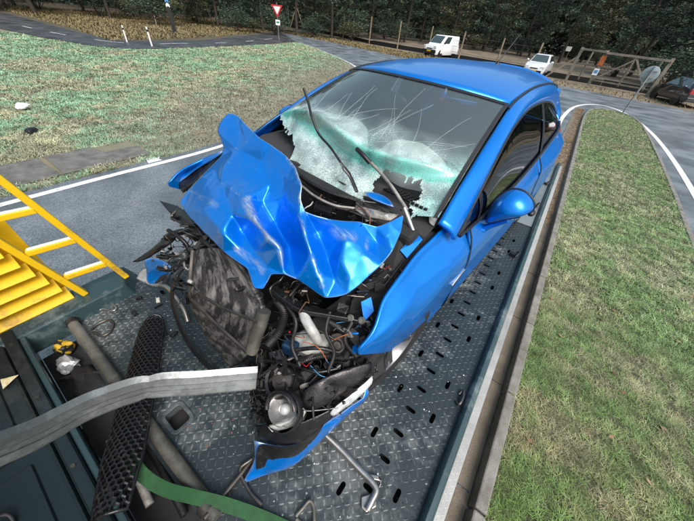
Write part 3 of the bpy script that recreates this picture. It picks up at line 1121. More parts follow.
# ------------------------------------------------------------------ parked vehicles
def vehicle(name, label, cat, loc, rz, paint, L, Wd, lower, green, roofw, wheels, wr, lights, bumper='trim_black', plate='plate_yellow'):
    """lower: (y, half width, zb, zt) from the front; green: base outline y0,y1 and roof y0,y1, roof height, belt height"""
    root = empty(name, loc, rz)
    tag(root, label, cat)
    rows = []
    for (y, hw, zb, zt) in lower:
        rows.append([(-hw * .93, y, zb), (-hw, y, zb + .15), (-hw, y, lerp(zb, zt, .62)), (-hw * .95, y, zt - .03), (-hw * .8, y, zt), (0, y, zt + .02),
                     (hw * .8, y, zt), (hw * .95, y, zt - .03), (hw, y, lerp(zb, zt, .62)), (hw, y, zb + .15), (hw * .93, y, zb)])
    mb = MB()
    mb.grid(rows)
    n = len(rows[0])
    mb.f.append(tuple(range(n)))
    mb.f.append(tuple(len(mb.v) - n + k for k in range(n)))
    mb.build('body', paint, root, smooth=35, bevel=0.0)
    by0, by1, ry0, ry1, zr, zb = green
    hb, hr = Wd / 2 * .93, roofw / 2

    def ring(t, ins=0.0, out=0.0):
        y0, y1, h = lerp(by0, ry0, t), lerp(by1, ry1, t), lerp(hb, hr, t) + out
        z = lerp(zb - .06, zr, t)
        y0 -= out
        y1 += out
        return [(-h * .88, y0, z), (h * .88, y0, z), (h, y0 + .18, z), (h, y1 - .14, z), (h * .9, y1, z), (-h * .9, y1, z), (-h, y1 - .14, z), (-h, y0 + .18, z)]
    g = MB()
    rg = [ring(0), ring(.5, out=.012), ring(.93), [(x * .93, y + (.06 if y < (ry0 + ry1) / 2 else -.06), z) for x, y, z in ring(1.0)]]
    rr = [r + [r[0]] for r in rg]
    g.grid(rr)
    g.f.append(tuple(len(g.v) - 9 + k for k in range(8)))
    g.build('cabin', paint, root, smooth=40)

    def pane(i, j, t0, t1, s0, s1, nm):
        a, b = ring(t0, out=.016), ring(t1, out=.016)
        A0, A1, B0, B1 = Vector(a[i]), Vector(a[j]), Vector(b[i]), Vector(b[j])
        m_ = [A0.lerp(A1, s0), A0.lerp(A1, s1), B0.lerp(B1, s1), B0.lerp(B1, s0)]
        c = sum(m_, Vector()) / 4
        nrm = (m_[1] - m_[0]).cross(m_[3] - m_[0]).normalized()
        if nrm.dot(c - Vector((0, (by0 + by1) / 2, 1))) < 0:
            nrm = -nrm
        MB().prism([p - nrm * .004 for p in m_], nrm * 0.012).build(nm, 'glass_far', root)
    pane(0, 1, .14, .92, .03, .97, 'windscreen')
    pane(4, 5, .30, .90, .06, .94, 'rear_window')
    for (i, j) in ((2, 3), (7, 6)):
        cuts = (.04, .47, .52, .93) if cat != 'van' else (.04, .40)
        for q in range(0, len(cuts), 2):
            pane(i, j, .16, .88, cuts[q], cuts[q + 1], 'side_window')
    for sx in (-1, 1):
        for y in wheels:
            w = MB()
            w.lathe([(0.20, -.09), (wr - .03, -.10), (wr, -.07), (wr, .07), (wr - .03, .10), (0.20, .09)], (sx * (Wd / 2 - .11), y, wr), (1, 0, 0), 24)
            ob = w.build('wheel', 'tyre', root, smooth=40)
            r2 = MB()
            r2.lathe([(0, .095), (.07, .10), (.10, .085), (.20, .095), (.215, .08), (.215, -.08), (0, -.08)], (sx * (Wd / 2 - .11), y, wr), (sx, 0, 0), 20)
            r2.build('rim', 'rim_far', ob, smooth=30)
            ar = MB()
            ar.lathe([(0, .004), (wr + .055, .004), (wr + .055, -.05)], (sx * (Wd / 2 - .005), y, wr + .01), (sx, 0, 0), 24)
            ar.build('wheel_arch', 'trim_black', root)
        m_ = MB()
        m_.blob((sx * (Wd / 2 + .10), by0 + .42, zb + .07), (.11, .06, .075), sub=2)
        m_.build('mirror', paint if cat != 'van' else 'trim_black', root, smooth=80)
    for (nm, m, c, s_) in lights:
        MB().box(c, s_).build(nm, m, root, bevel=0.02)
    return root


P = W(428, 56.5)
van = vehicle('parked_van', 'small white delivery van with black bumper parked by the fence', 'van', (P.x, P.y, 0), radians(-14), 'van_white', 4.0, 1.80,
              [(-.05, .74, .32, .78), (.06, .86, .25, .98), (.75, .90, .22, 1.10), (1.0, .90, .22, 1.14), (3.9, .90, .24, 1.15), (4.0, .86, .28, 1.12)],
              (.62, 3.98, 1.45, 3.90, 1.84, 1.14), 1.52, (.78, 3.25), .31,
              [('bumper', 'trim_black', (0, -.06, .48), (1.66, .12, .30)), ('number_plate', 'plate_yellow', (0, -.13, .52), (.52, .02, .12)),
               ('headlight', 'lamp_clear', (-.66, .0, .86), (.30, .14, .20)), ('headlight', 'lamp_clear', (.66, .0, .86), (.30, .14, .20)), ('grille', 'trim_black', (0, -.03, .72), (.7, .10, .08))])
P = W(530, 76)
wc = vehicle('parked_car', 'silver white hatchback parked facing the road behind the blue car roof', 'car', (P.x, P.y + .2, 0), radians(-2), 'car_silver', 4.0, 1.74,
             [(-.03, .66, .30, .60), (.06, .80, .22, .72), (.6, .87, .20, .86), (1.0, .87, .20, .92), (3.6, .87, .22, .98), (3.95, .80, .30, .95)],
             (.95, 3.92, 1.75, 3.35, 1.46, .94), 1.18, (.75, 3.2), .30,
             [('bumper', 'trim_black', (0, -.04, .36), (1.3, .10, .14)), ('number_plate', 'plate_yellow', (0, -.10, .40), (.52, .02, .11)),
              ('headlight', 'lamp_clear', (-.60, .05, .64), (.34, .16, .14)), ('headlight', 'lamp_clear', (.60, .05, .64), (.34, .16, .14)), ('grille', 'trim_black', (0, -.005, .56), (.6, .10, .07))])
P = W(693, 109)
bc = vehicle('parked_car', 'black hatchback seen from behind parked on the sandy verge', 'car', (P.x, P.y, 0), radians(20), 'car_black', 4.0, 1.74,
             [(-.02, .74, .30, .80), (.06, .82, .24, .92), (.5, .87, .22, .96), (2.9, .87, .22, .90), (3.5, .85, .24, .78), (3.95, .70, .32, .62)],
             (.04, 3.05, .42, 2.2, 1.44, .94), 1.20, (.72, 3.15), .30,
             [('number_plate', 'plate_yellow', (0, -.045, .58), (.52, .02, .11)), ('tail_light', 'lamp_red', (-.70, .03, .84), (.20, .14, .26)), ('tail_light', 'lamp_red', (.70, .03, .84), (.20, .14, .26)),
              ('bumper', 'car_black', (0, -.03, .42), (1.5, .12, .22))])
# ================================================================== recovery truck
def worn_paint(name, base, wear, rough, wrough, scale, lo, hi, metal=0.0, fine=None, bump=0.15):
    """paint worn through to a paler undercoat: two noise scales"""
    m = mat(name, base, rough)
    n, l = m.node_tree.nodes, m.node_tree.links
    b = n['Principled BSDF']
    tc = n.new('ShaderNodeTexCoord')
    t1 = n.new('ShaderNodeTexNoise')
    t1.inputs['Scale'].default_value = scale
    t1.inputs['Detail'].default_value = 9
    t1.inputs['Roughness'].default_value = 0.72
    t2 = n.new('ShaderNodeTexNoise')
    t2.inputs['Scale'].default_value = scale * 0.16
    t2.inputs['Detail'].default_value = 3
    for t in (t1, t2):
        l.new(tc.outputs['Object'], t.inputs['Vector'])
    ad = n.new('ShaderNodeMath')
    ad.operation = 'MULTIPLY_ADD'
    ad.inputs[1].default_value = 0.55
    l.new(t2.outputs[0], ad.inputs[0])
    sc = n.new('ShaderNodeMath')
    sc.operation = 'MULTIPLY'
    sc.inputs[1].default_value = 0.5
    l.new(t1.outputs[0], sc.inputs[0])
    l.new(sc.outputs[0], ad.inputs[2])
    r = n.new('ShaderNodeMapRange')
    r.inputs[1].default_value, r.inputs[2].default_value = lo, hi
    l.new(ad.outputs[0], r.inputs[0])
    mx = n.new('ShaderNodeMix')
    mx.data_type = 'RGBA'
    mx.inputs[6].default_value = (*base, 1)
    mx.inputs[7].default_value = (*wear, 1)
    l.new(r.outputs[0], mx.inputs[0])
    l.new(mx.outputs[2], b.inputs['Base Color'])
    rr = n.new('ShaderNodeMapRange')
    rr.inputs[3].default_value, rr.inputs[4].default_value = rough, wrough
    l.new(r.outputs[0], rr.inputs[0])
    l.new(rr.outputs[0], b.inputs['Roughness'])
    b.inputs['Metallic'].default_value = metal
    bp = n.new('ShaderNodeBump')
    bp.inputs['Strength'].default_value = bump
    bp.inputs['Distance'].default_value = 0.003
    l.new(t1.outputs[0], bp.inputs['Height'])
    l.new(bp.outputs[0], b.inputs['Normal'])
    return m


worn_paint('deck_paint', (0.020, 0.031, 0.035), (0.12, 0.14, 0.14), 0.40, 0.55, 14, 0.53, 0.68, 0.1)
worn_paint('lug_paint', (0.036, 0.050, 0.054), (0.22, 0.25, 0.245), 0.58, 0.50, 14, 0.51, 0.64, 0.05)
worn_paint('rail_paint', (0.030, 0.060, 0.066), (0.13, 0.17, 0.17), 0.30, 0.5, 16, 0.56, 0.68, 0.1)
worn_paint('box_paint', (0.010, 0.018, 0.020), (0.05, 0.06, 0.06), 0.30, 0.45, 10, 0.54, 0.72)
worn_paint('alu', (0.40, 0.41, 0.39), (0.24, 0.25, 0.24), 0.5, 0.6, 7, 0.45, 0.66, 0.2)
worn_paint('tail_alu', (0.30, 0.34, 0.35), (0.17, 0.20, 0.21), 0.42, 0.55, 6, 0.42, 0.62, 0.5)
worn_paint('yellow_paint', (0.78, 0.50, 0.008), (0.34, 0.22, 0.04), 0.38, 0.6, 14, 0.55, 0.66)
worn_paint('pipe_steel', (0.105, 0.105, 0.090), (0.24, 0.235, 0.20), 0.5, 0.6, 14, 0.46, 0.62, 0.5)
mat('under_dark', (0.014, 0.015, 0.015), 0.8)
mat('rubber', (0.010, 0.010, 0.011), 0.5, col2=(0.030, 0.030, 0.029), scale=20, lo=.55, hi=.8, bump=0.2, bscale=120)
mat('black_plastic', (0.008, 0.008, 0.009), 0.32, col2=(0.032, 0.033, 0.032), scale=18, lo=0.55, hi=0.75, bump=0.15, bscale=90)
mat('steel_dark', (0.075, 0.075, 0.072), 0.4, 0.8, col2=(0.16, 0.14, 0.12), scale=12)
mat('steel_bright', (0.50, 0.50, 0.48), 0.32, 0.9, col2=(0.30, 0.29, 0.27), scale=14)
mat('strap_green', (0.006, 0.075, 0.016), 0.7, col2=(0.006, 0.05, 0.012), scale=25, bump=0.4, bscale=260)
mat('tape_yellow', (0.55, 0.36, 0.02), 0.5)
mat("foil", (0.25, 0.26, 0.26), 0.22, 0.3, col2=(0.42, 0.44, 0.43), scale=12, bump=0.5, bscale=25)
mat('sticker', (0.55, 0.44, 0.12), 0.5, col2=(0.75, 0.72, 0.6), scale=40)
mat('step_tread', (0.66, 0.68, 0.64), 0.5)

DX0, DX1, DY0, DY1 = -2.04, 0.305, -0.20, 6.05
DC = -0.87
truck = empty('recovery_truck', (DC, 2.8, 0))
tag(truck, 'dark teal recovery truck bed of slotted tread plate carrying the wrecked blue car', 'truck bed')

slots = []                                         # (x, y, along_y)
for sgn in (1, -1):
    xm = lambda x: x if sgn > 0 else 2 * DC - x
    for k in range(40):
        y = 0.315 + 0.1475 * k
        if y < DY1 - 0.1:
            slots.append((xm(0.066), y, False))
    for k in range(20):
        y = 0.235 + 0.297 * k
        if y < DY1 - 0.1:
            slots.append((xm(-0.04), y, True))
    y = 0.375
    for k in range(20):
        if y < DY1 - 0.1:
            slots.append((xm(0.187), y, True))
        y += 0.42 if k % 2 == 0 else 0.24
slots = [q for q in slots if not (q[0] > -0.02 and q[1] > 3.35)]
SL, SW = 0.062, 0.024


def slot_ring(x, y, al, l=SL, w=SW, n=5):
    pts = []
    r = w / 2
    for e in (1, -1):
        for k in range(n):
            a = -pi / 2 + pi * k / (n - 1)
            px, py = (l / 2 - r) + r * cos(a), r * sin(a)
            pts.append((px * e, py * e))
    if al:
        pts = [(-b, a) for a, b in pts]
    return [(x + a, y + b) for a, b in pts]


P2, E2 = [], []


def ringadd(pts):
    k = len(P2)
    P2.extend(Vector(p) for p in pts)
    E2.extend((k + i, k + (i + 1) % len(pts)) for i in range(len(pts)))


ringadd([(DX0, DY0), (DX1, DY0), (DX1, DY1), (DX0, DY1)])
HOLE = (-0.908, -0.065, 0.115, 0.085)


def rrect(cx_, cy_, w, h, r, n=4, ang=0.0):
    out = []
    for (sx, sy, a0) in ((1, 1, 0), (-1, 1, pi / 2), (-1, -1, pi), (1, -1, 3 * pi / 2)):
        for k in range(n + 1):
            a = a0 + pi / 2 * k / n
            x, y = sx * (w / 2 - r) + r * cos(a), sy * (h / 2 - r) + r * sin(a)
            out.append((cx_ + x * cos(ang) - y * sin(ang), cy_ + x * sin(ang) + y * cos(ang)))
    return out


ringadd(rrect(*HOLE, 0.018))
for q in slots:
    ringadd(slot_ring(*q))
for i in range(12):
    for j in range(30):
        x, y = lerp(DX0, DX1, (i + .5) / 12), lerp(DY0, DY1, (j + .5) / 30)
        if all(abs(x - q[0]) > .05 or abs(y - q[1]) > .05 for q in slots) and not (abs(x - HOLE[0]) < .09 and abs(y - HOLE[1]) < .08):
            P2.append(Vector((x, y)))
vs, es, fs = delaunay_2d_cdt(P2, E2, [], 0, 1e-6)[:3]


def in_hole(c):
    if abs(c.x - HOLE[0]) < HOLE[2] / 2 - 1e-4 and abs(c.y - HOLE[1]) < HOLE[3] / 2 - 1e-4:
        return True
    for x, y, al in slots:
        dx, dy = abs(c.x - x), abs(c.y - y)
        if al:
            dx, dy = dy, dx
        if dx < SL / 2 and dy < SW / 2:
            return True
    return False


mb = MB()
mb.add([(p.x, p.y, DECK) for p in vs], [tuple(f) for f in fs if not in_hole(sum((vs[i] for i in f), Vector((0, 0))) / 3)])
mb.build('deck_plate', 'deck_paint', truck, world=True, solid=0.008)
# raised herringbone lugs of the tread plate
V, Fq = [], []
pit = 0.0300
nx, ny = int((DX1 - DX0) / pit), int((DY1 - DY0) / pit)
for i in range(nx):
    for j in range(ny):
        x, y = DX0 + (i + .6) * pit, DY0 + (j + .6) * pit
        if x > 0.0 and y > 3.42:
            continue
        if abs(x - HOLE[0]) < .085 and abs(y - HOLE[1]) < .07:
            continue
        if any(abs(x - q[0]) < (.045 if not q[2] else .026) and abs(y - q[1]) < (.045 if q[2] else .026) for q in slots if abs(q[1] - y) < .05):
            continue
        a = radians(45 if (i + j) % 2 else -45)
        c, s_ = cos(a), sin(a)
        k = len(V)
        for px, py, pz in ((-.0135, 0, 0), (-.0075, -.0040, 0), (.0075, -.0040, 0), (.0135, 0, 0), (.0075, .0040, 0), (-.0075, .0040, 0), (-.0065, 0, .0022), (.0065, 0, .0022)):
            V.append((x + px * c - py * s_, y + px * s_ + py * c, DECK + pz))
        Fq += [(k, k + 1, k + 6), (k + 1, k + 2, k + 7, k + 6), (k + 2, k + 3, k + 7), (k + 3, k + 4, k + 7), (k + 4, k + 5, k + 6, k + 7), (k + 5, k, k + 6)]
mb = MB()
mb.v, mb.f = [Vector(p) for p in V], Fq
o = mb.build('tread_lugs', 'lug_paint', truck, world=True)
o['kind'] = 'stuff'
# frame under the plate, chassis, wheels
mb = MB()
mb.box((DC, 2.9, 0.745), (2.24, 6.1, 0.07))
mb.build('bed_floor', 'under_dark', truck, world=True)
for x in (-1.75, -1.3, -0.44, 0.01):
    MB().box((x, 2.9, 0.811), (0.05, 6.1, 0.058)).build('bed_beam', 'under_dark', truck, world=True)
for x in (DC - 0.42, DC + 0.42):
    MB().box((x, 2.6, 0.60), (0.09, 6.4, 0.20)).build('chassis_beam', 'under_dark', truck, world=True)
for x in (DC - 0.92, DC + 0.92):
    w = MB()
    w.lathe([(0.20, -.11), (0.34, -.12), (.37, -.08), (.37, .08), (.34, .12), (.20, .11)], (x, 4.3, .37), (1, 0, 0), 28)
    ob = w.build('wheel', 'tyre', truck, smooth=40, world=True)
    r2 = MB()
    r2.lathe([(0, .05), (.10, .06), (.12, .10), (.19, .10), (.21, .08), (.21, -.08), (0, -.08)], (x, 4.3, .37), (1 if x > DC else -1, 0, 0), 20)
    r2.build('rim', 'pipe_steel', ob, smooth=30, world=True)
# right side rail, light checker strip and side skirt
mb = MB()
prof = [(0.302, 0.842), (0.302, 0.870), (0.308, 0.888), (0.322, 0.898), (0.340, 0.896), (0.352, 0.885), (0.358, 0.866), (0.358, 0.835), (0.330, 0.80), (0.302, 0.80)]
rows = [[Vector((x, y, z)) for x, z in prof + prof[:1]] for y in (-0.9, 0.5, 2, 3.5, 5, 6.1)]
mb.grid(rows)
mb.build('side_rail', 'rail_paint', truck, smooth=40, world=True)
mb = MB()
mb.box((0.381, 2.6, 0.838), (0.043, 7.0, 0.020))
strip = mb.build('edge_strip', 'alu', truck, world=True, bevel=0.003)
V, Fq = [], []
for j in range(430):
    for i in range(2):
        x, y = 0.371 + i * 0.019, -0.85 + j * 0.0162
        a = radians(45 if (i + j) % 2 else -45)
        c, s_ = cos(a), sin(a)
        k = len(V)
        for px, py, pz in ((-.008, 0, 0), (0, -.0026, 0), (.008, 0, 0), (0, .0026, 0), (0, 0, .0018)):
            V.append((x + px * c - py * s_, y + px * s_ + py * c, 0.848 + pz * .5))
        Fq += [(k, k + 1, k + 4), (k + 1, k + 2, k + 4), (k + 2, k + 3, k + 4), (k + 3, k, k + 4)]
mb = MB()
mb.v, mb.f = [Vector(p) for p in V], Fq
o = mb.build('strip_tread', 'alu', strip, world=True)
o['kind'] = 'stuff'
MB().box((0.372, 2.6, 0.745), (0.020, 6.9, 0.165)).build('side_skirt', 'rail_paint', truck, world=True)
# pale tail plate with latches
MB().box((0.145, 4.73, DECK + 0.005), (0.30, 2.55, 0.010)).build('tail_plate', 'tail_alu', truck, world=True, bevel=0.003)
for x, y in [(0.235, 2.72), (0.24, 4.05), (0.255, 4.95)]:
    mb = MB()
    mb.box((x, y, DECK + 0.022), (0.07, 0.05, 0.028), None, 0.8)
    mb.tube([(x + .02, y - .05, DECK + .025), (x + .03, y - .02, DECK + .055), (x + .03, y + .03, DECK + .055), (x + .02, y + .06, DECK + .025)], 0.009, 8)
    mb.build('latch', 'black_plastic', truck, world=True, bevel=0.004)
for k in range(6):
    MB().lathe([(0, .008), (.010, .008), (.012, 0)], (0.03, 3.6 + k * 0.46, DECK + 0.0105), (0, 0, 1), 10).build('bolt', 'steel_dark', truck, world=True)
lp = MB()
ring = [(0.262, 1.02, DECK + .006), (0.275, 1.05, DECK + .02), (0.285, 1.00, DECK + .028), (0.28, .955, DECK + .02), (0.262, .97, DECK + .006)]
lp.tube(crv(ring, 4), 0.009, 8)
lp.build('lashing_ring', 'steel_dark', truck, smooth=60, world=True)
# centre hole bezel
mb = MB()
outer = rrect(HOLE[0], HOLE[1], HOLE[2] + .034, HOLE[3] + .034, 0.028)
inner = rrect(HOLE[0], HOLE[1], HOLE[2] - .004, HOLE[3] - .004, 0.016)
n = len(outer)
mb.add([(x, y, DECK + .002) for x, y in outer] + [(x, y, DECK + .009) for x, y in outer] + [(x, y, DECK + .009) for x, y in inner] + [(x, y, DECK - .05) for x, y in inner],
       [(r_ * n + i, r_ * n + (i + 1) % n, (r_ + 1) * n + (i + 1) % n, (r_ + 1) * n + i) for r_ in range(3) for i in range(n)])
mb.build('hole_bezel', 'deck_paint', truck, smooth=30, world=True, bevel=0.002)
# left side: raised corner beam, low rail
mb = MB()
mb.add([(-2.16, -0.62, .80), (-1.93, -0.62, .80), (-1.93, 0.20, .80), (-2.16, 0.30, .80),
        (-2.16, -0.62, .955), (-1.955, -0.62, .955), (-1.955, 0.16, .955), (-2.16, 0.24, .955)],
       [(3, 2, 1, 0), (4, 5, 6, 7), (0, 1, 5, 4), (1, 2, 6, 5), (2, 3, 7, 6), (3, 0, 4, 7)])
mb.build('corner_beam', 'rail_paint', truck, world=True, bevel=0.012)
mb = MB()
rows = [[Vector((2 * DC - x - .01, y, z)) for x, z in prof + prof[:1]] for y in (0.31, 2, 3.5, 5, 6.1)]
mb.grid(rows)
mb.build('side_rail', 'rail_paint', truck, smooth=40, world=True)
# yellow ladder and louvred guard standing on the corner beam
lad = MB()
R1a, R1b = Vector((-2.02, 0.205, .955)), Vector((-2.03, -0.19, 2.60))
R2a, R2b = Vector((-2.06, -0.035, .955)), Vector((-2.07, -0.43, 2.60))
l1 = MB().bar(R1a, R1b, 0.035, 0.030, (1, 0, 0)).build('ladder_rail', 'yellow_paint', truck, world=True, bevel=0.005)
l2 = MB().bar(R2a, R2b, 0.035, 0.055, (1, 0, 0)).build('ladder_rail', 'yellow_paint', truck, world=True, bevel=0.005)
for k in range(7):
    q = (1.13 + k * 0.235 - .955) / (2.60 - .955)
    a_, b_ = R1a.lerp(R1b, q), R2a.lerp(R2b, q) 
    b_.z = a_.z
    st = MB().bar(a_ + Vector((0, -.012, 0)), b_ + Vector((0, .02, 0)), 0.038, 0.030).build('rung', 'yellow_paint', truck, world=True, bevel=0.003)
    MB().bar(a_ + Vector((-.006, -.02, .0165)), b_ + Vector((-.006, .03, .0165)), 0.024, 0.004).build('tread', 'step_tread', st, world=True)
for k in range(7):
    z = 0.985 + k * 0.085
    rt = Matrix.Rotation(radians(32), 3, 'Y')
    MB().box((-2.10, -0.52 - .02 * k, z), (0.10, 0.86, 0.012), rt).build('louvre', 'yellow_paint', truck, world=True, bevel=0.003)
MB().box((-2.165, -0.58, 1.27), (0.012, 0.98, 0.62)).build('guard_panel', 'yellow_paint', truck, world=True)
MB().bar((-2.08, -1.0, .955), (-2.09, -1.22, 2.0), 0.04, 0.05, (1, 0, 0)).build('guard_post', 'yellow_paint', truck, world=True)
# winch trough and toolbox in front of the deck
MB().box((DC, -0.305, 0.735), (2.1, 0.19, 0.03)).build('trough_floor', 'under_dark', truck, world=True)
MB().box((DC, -0.208, 0.80), (2.2, 0.014, 0.10)).build('deck_lip', 'deck_paint', truck, world=True)
MB().box((DC - .02, -0.425, 0.865), (2.30, 0.05, 0.22)).build('trough_wall', 'box_paint', truck, world=True, bevel=0.01)
MB().box((DC - .02, -0.386, 0.93), (2.30, 0.026, 0.035)).build('trough_lip', 'rail_paint', truck, world=True, bevel=0.006)
MB().box((DC - .02, -0.80, 0.86), (2.30, 0.68, 0.19)).build('toolbox', 'box_paint', truck, world=True, bevel=0.015)
MB().box((-1.62, -0.78, 0.962), (0.78, 0.50, 0.016)).build('toolbox_lid', 'box_paint', truck, world=True, bevel=0.006)
MB().box((-0.72, -0.78, 0.962), (0.86, 0.50, 0.016)).build('toolbox_lid', 'box_paint', truck, world=True, bevel=0.006)
hd = MB()
hd.tube(crv([(-1.02, -.70, .972), (-1.04, -.70, 1.0), (-1.00, -.62, 1.005), (-.96, -.62, .972)], 4), 0.008, 8)
hd.build('lid_handle', 'rubber', truck, smooth=60, world=True)
P = W(8, 381, 0.972)
MB().prism([P + Vector((-.035, -.02, 0)), P + Vector((.035, -.025, 0)), P + Vector((.0, .04, 0))], (0, 0, 0.002)).build('warning_sticker', 'sticker', truck, world=True)
for k in range(5):
    MB().lathe([(0, .006), (.008, .006), (.010, 0)], (-1.9 + k * 0.45, -0.425, 0.976), (0, 0, 1), 10).build('bolt', 'steel_dark', truck, world=True)
# roller bar along the deck's front edge with end blocks
rp = MB()
rp.tube([(-1.99, -0.178, DECK + .036), (-0.40, -0.165, DECK + .036)], 0.029, 16)
rb = rp.build('roller_bar', 'pipe_steel', truck, smooth=50, world=True)
for x in (-1.93, -1.30, -0.46):
    MB().lathe([(.030, -.02), (.036, -.02), (.036, .02), (.030, .02)], (x, -0.175, DECK + .036), (1, 0, 0), 18).build('collar', 'steel_dark', rb, smooth=40, world=True)
MB().bar((-1.33, -.27, .90), (-1.20, -.20, .90), 0.022, 0.022).build('winch_pin', 'steel_bright', truck, world=True, bevel=.004)

# cab and headboard behind the camera, added to block sky light
worn_paint('cab_paint', (0.60, 0.36, 0.010), (0.45, 0.27, 0.02), 0.35, 0.5, 5, 0.6, 0.75)
MB().box((DC, -1.175, 1.62), (2.36, 0.06, 1.40)).build('unseen_headboard', 'box_paint', truck, world=True, bevel=.012)
for x in (-1.95, -1.42, -.32, .21):
    MB().box((x, -1.135, 1.62), (.08, .05, 1.40)).build('unseen_headboard_rib', 'box_paint', truck, world=True, bevel=.01)
MB().box((DC, -2.05, 1.75), (2.34, 1.60, 1.75), None, .92).build('unseen_cab', 'cab_paint', truck, world=True, bevel=.08, seg=4)
MB().box((DC, -2.04, 2.72), (1.5, .34, .14)).build('light_bar', 'sign_orange', truck, world=True, bevel=.03)
for x in (DC - 0.92, DC + 0.92):
    w = MB()
    w.lathe([(0.20, -.11), (0.34, -.12), (.37, -.08), (.37, .08), (.34, .12), (.20, .11)], (x, -2.1, .37), (1, 0, 0), 28)
    w.build('wheel', 'tyre', truck, smooth=40, world=True)
# ================================================================== the wrecked car: shell
def paint(name, base, deep, scratch=0.0):
    """metallic blue lacquer; scratch > 0 lets pale scuffs through"""
    m = mat(name, base, 0.31, 0.52, 0.42, spec=0.3)
    n, l = m.node_tree.nodes, m.node_tree.links
    b = n['Principled BSDF']
    b.inputs['Coat Roughness'].default_value = 0.07 if not scratch else 0.12
    tc = n.new('ShaderNodeTexCoord')
    fl = n.new('ShaderNodeTexNoise')
    fl.inputs['Scale'].default_value = 2.2
    fl.inputs['Detail'].default_value = 4
    l.new(tc.outputs['Object'], fl.inputs['Vector'])
    mx = n.new('ShaderNodeMix')
    mx.data_type = 'RGBA'
    mx.inputs[6].default_value = (*base, 1)
    mx.inputs[7].default_value = (*deep, 1)
    l.new(fl.outputs[0], mx.inputs[0])
    out = mx.outputs[2]
    if scratch:
        mp = n.new('ShaderNodeMapping')
        mp.inputs['Rotation'].default_value = (0.3, 0.2, 0.7)
        mp.inputs['Scale'].default_value = (7, 34, 12)
        l.new(tc.outputs['Object'], mp.inputs[0])
        t = n.new('ShaderNodeTexNoise')
        t.inputs['Scale'].default_value = 1.6
        t.inputs['Detail'].default_value = 9
        t.inputs['Roughness'].default_value = 0.75
        l.new(mp.outputs[0], t.inputs['Vector'])
        t3 = n.new('ShaderNodeTexNoise')
        t3.inputs['Scale'].default_value = 6
        t3.inputs['Detail'].default_value = 2
        l.new(tc.outputs['Object'], t3.inputs['Vector'])
        r = n.new('ShaderNodeMapRange')
        r.inputs[1].default_value, r.inputs[2].default_value = 0.60, 0.74
        r.inputs[4].default_value = scratch
        l.new(t.outputs[0], r.inputs[0])
        r3 = n.new('ShaderNodeMapRange')
        r3.inputs[1].default_value, r3.inputs[2].default_value = 0.48, 0.62
        l.new(t3.outputs[0], r3.inputs[0])
        mu = n.new('ShaderNodeMath')
        mu.operation = 'MULTIPLY'
        l.new(r.outputs[0], mu.inputs[0])
        l.new(r3.outputs[0], mu.inputs[1])
        m2 = n.new('ShaderNodeMix')
        m2.data_type = 'RGBA'
        m2.inputs[7].default_value = (0.42, 0.50, 0.60, 1)
        l.new(mu.outputs[0], m2.inputs[0])
        l.new(out, m2.inputs[6])
        out = m2.outputs[2]
        ge = n.new('ShaderNodeNewGeometry')
        pr = n.new('ShaderNodeMapRange')
        pr.inputs[1].default_value, pr.inputs[2].default_value = 0.53, 0.60
        l.new(ge.outputs['Pointiness'], pr.inputs[0])
        pm = n.new('ShaderNodeMath')
        pm.operation = 'MULTIPLY'
        l.new(pr.outputs[0], pm.inputs[0])
        l.new(t.outputs[0], pm.inputs[1])
        m3 = n.new('ShaderNodeMix')
        m3.data_type = 'RGBA'
        m3.inputs[7].default_value = (0.45, 0.54, 0.62, 1)
        l.new(pm.outputs[0], m3.inputs[0])
        l.new(out, m3.inputs[6])
        out = m3.outputs[2]
        sa = n.new('ShaderNodeAttribute')
        sa.attribute_name = 'scuff'
        s1 = n.new('ShaderNodeMapRange')
        s1.inputs[1].default_value, s1.inputs[2].default_value = 0.40, 0.58
        l.new(t.outputs[0], s1.inputs[0])
        s2 = n.new('ShaderNodeMath')
        s2.operation = 'MULTIPLY'
        l.new(sa.outputs['Fac'], s2.inputs[0])
        l.new(s1.outputs[0], s2.inputs[1])
        m4 = n.new('ShaderNodeMix')
        m4.data_type = 'RGBA'
        m4.inputs[7].default_value = (0.50, 0.56, 0.58, 1)
        l.new(s2.outputs[0], m4.inputs[0])
        l.new(out, m4.inputs[6])
        out = m4.outputs[2]
        bp = n.new('ShaderNodeBump')
        bp.inputs['Strength'].default_value = 0.12
        bp.inputs['Distance'].default_value = 0.004
        l.new(t.outputs[0], bp.inputs['Height'])
        l.new(bp.outputs[0], b.inputs['Normal'])
    l.new(out, b.inputs['Base Color'])
    return m


paint('blue_paint', (0.0002, 0.205, 0.72), (0.0002, 0.180, 0.65))
paint('blue_scuffed', (0.0002, 0.205, 0.72), (0.0002, 0.170, 0.62), 0.85)
mat('interior', (0.030, 0.031, 0.033), 0.8, bump=0.2, bscale=200)
mat('seat_cloth', (0.055, 0.056, 0.060), 0.95, bump=0.3, bscale=300)
mat('airbag', (0.72, 0.73, 0.72), 0.8, bump=0.3, bscale=30)
mat('white_plastic', (0.50, 0.53, 0.51), 0.4, col2=(0.28, 0.29, 0.26), scale=14)
mat('chrome', (0.72, 0.74, 0.75), 0.12, 1.0)
mat('grey_dirty', (0.16, 0.155, 0.14), 0.6, 0.3, col2=(0.35, 0.345, 0.32), scale=16, bump=0.3, bscale=60)
mat('lens', (0.52, 0.56, 0.56), 0.12, coat=1.0, col2=(0.30, 0.33, 0.32), scale=18)
mat('reflector', (0.62, 0.63, 0.62), 0.22, 0.8, col2=(0.25, 0.25, 0.24), scale=16)
mat('alloy', (0.26, 0.27, 0.28), 0.3, 0.9, col2=(0.14, 0.14, 0.14), scale=9)
mat('rust', (0.16, 0.075, 0.035), 0.8, col2=(0.08, 0.05, 0.03), scale=20)


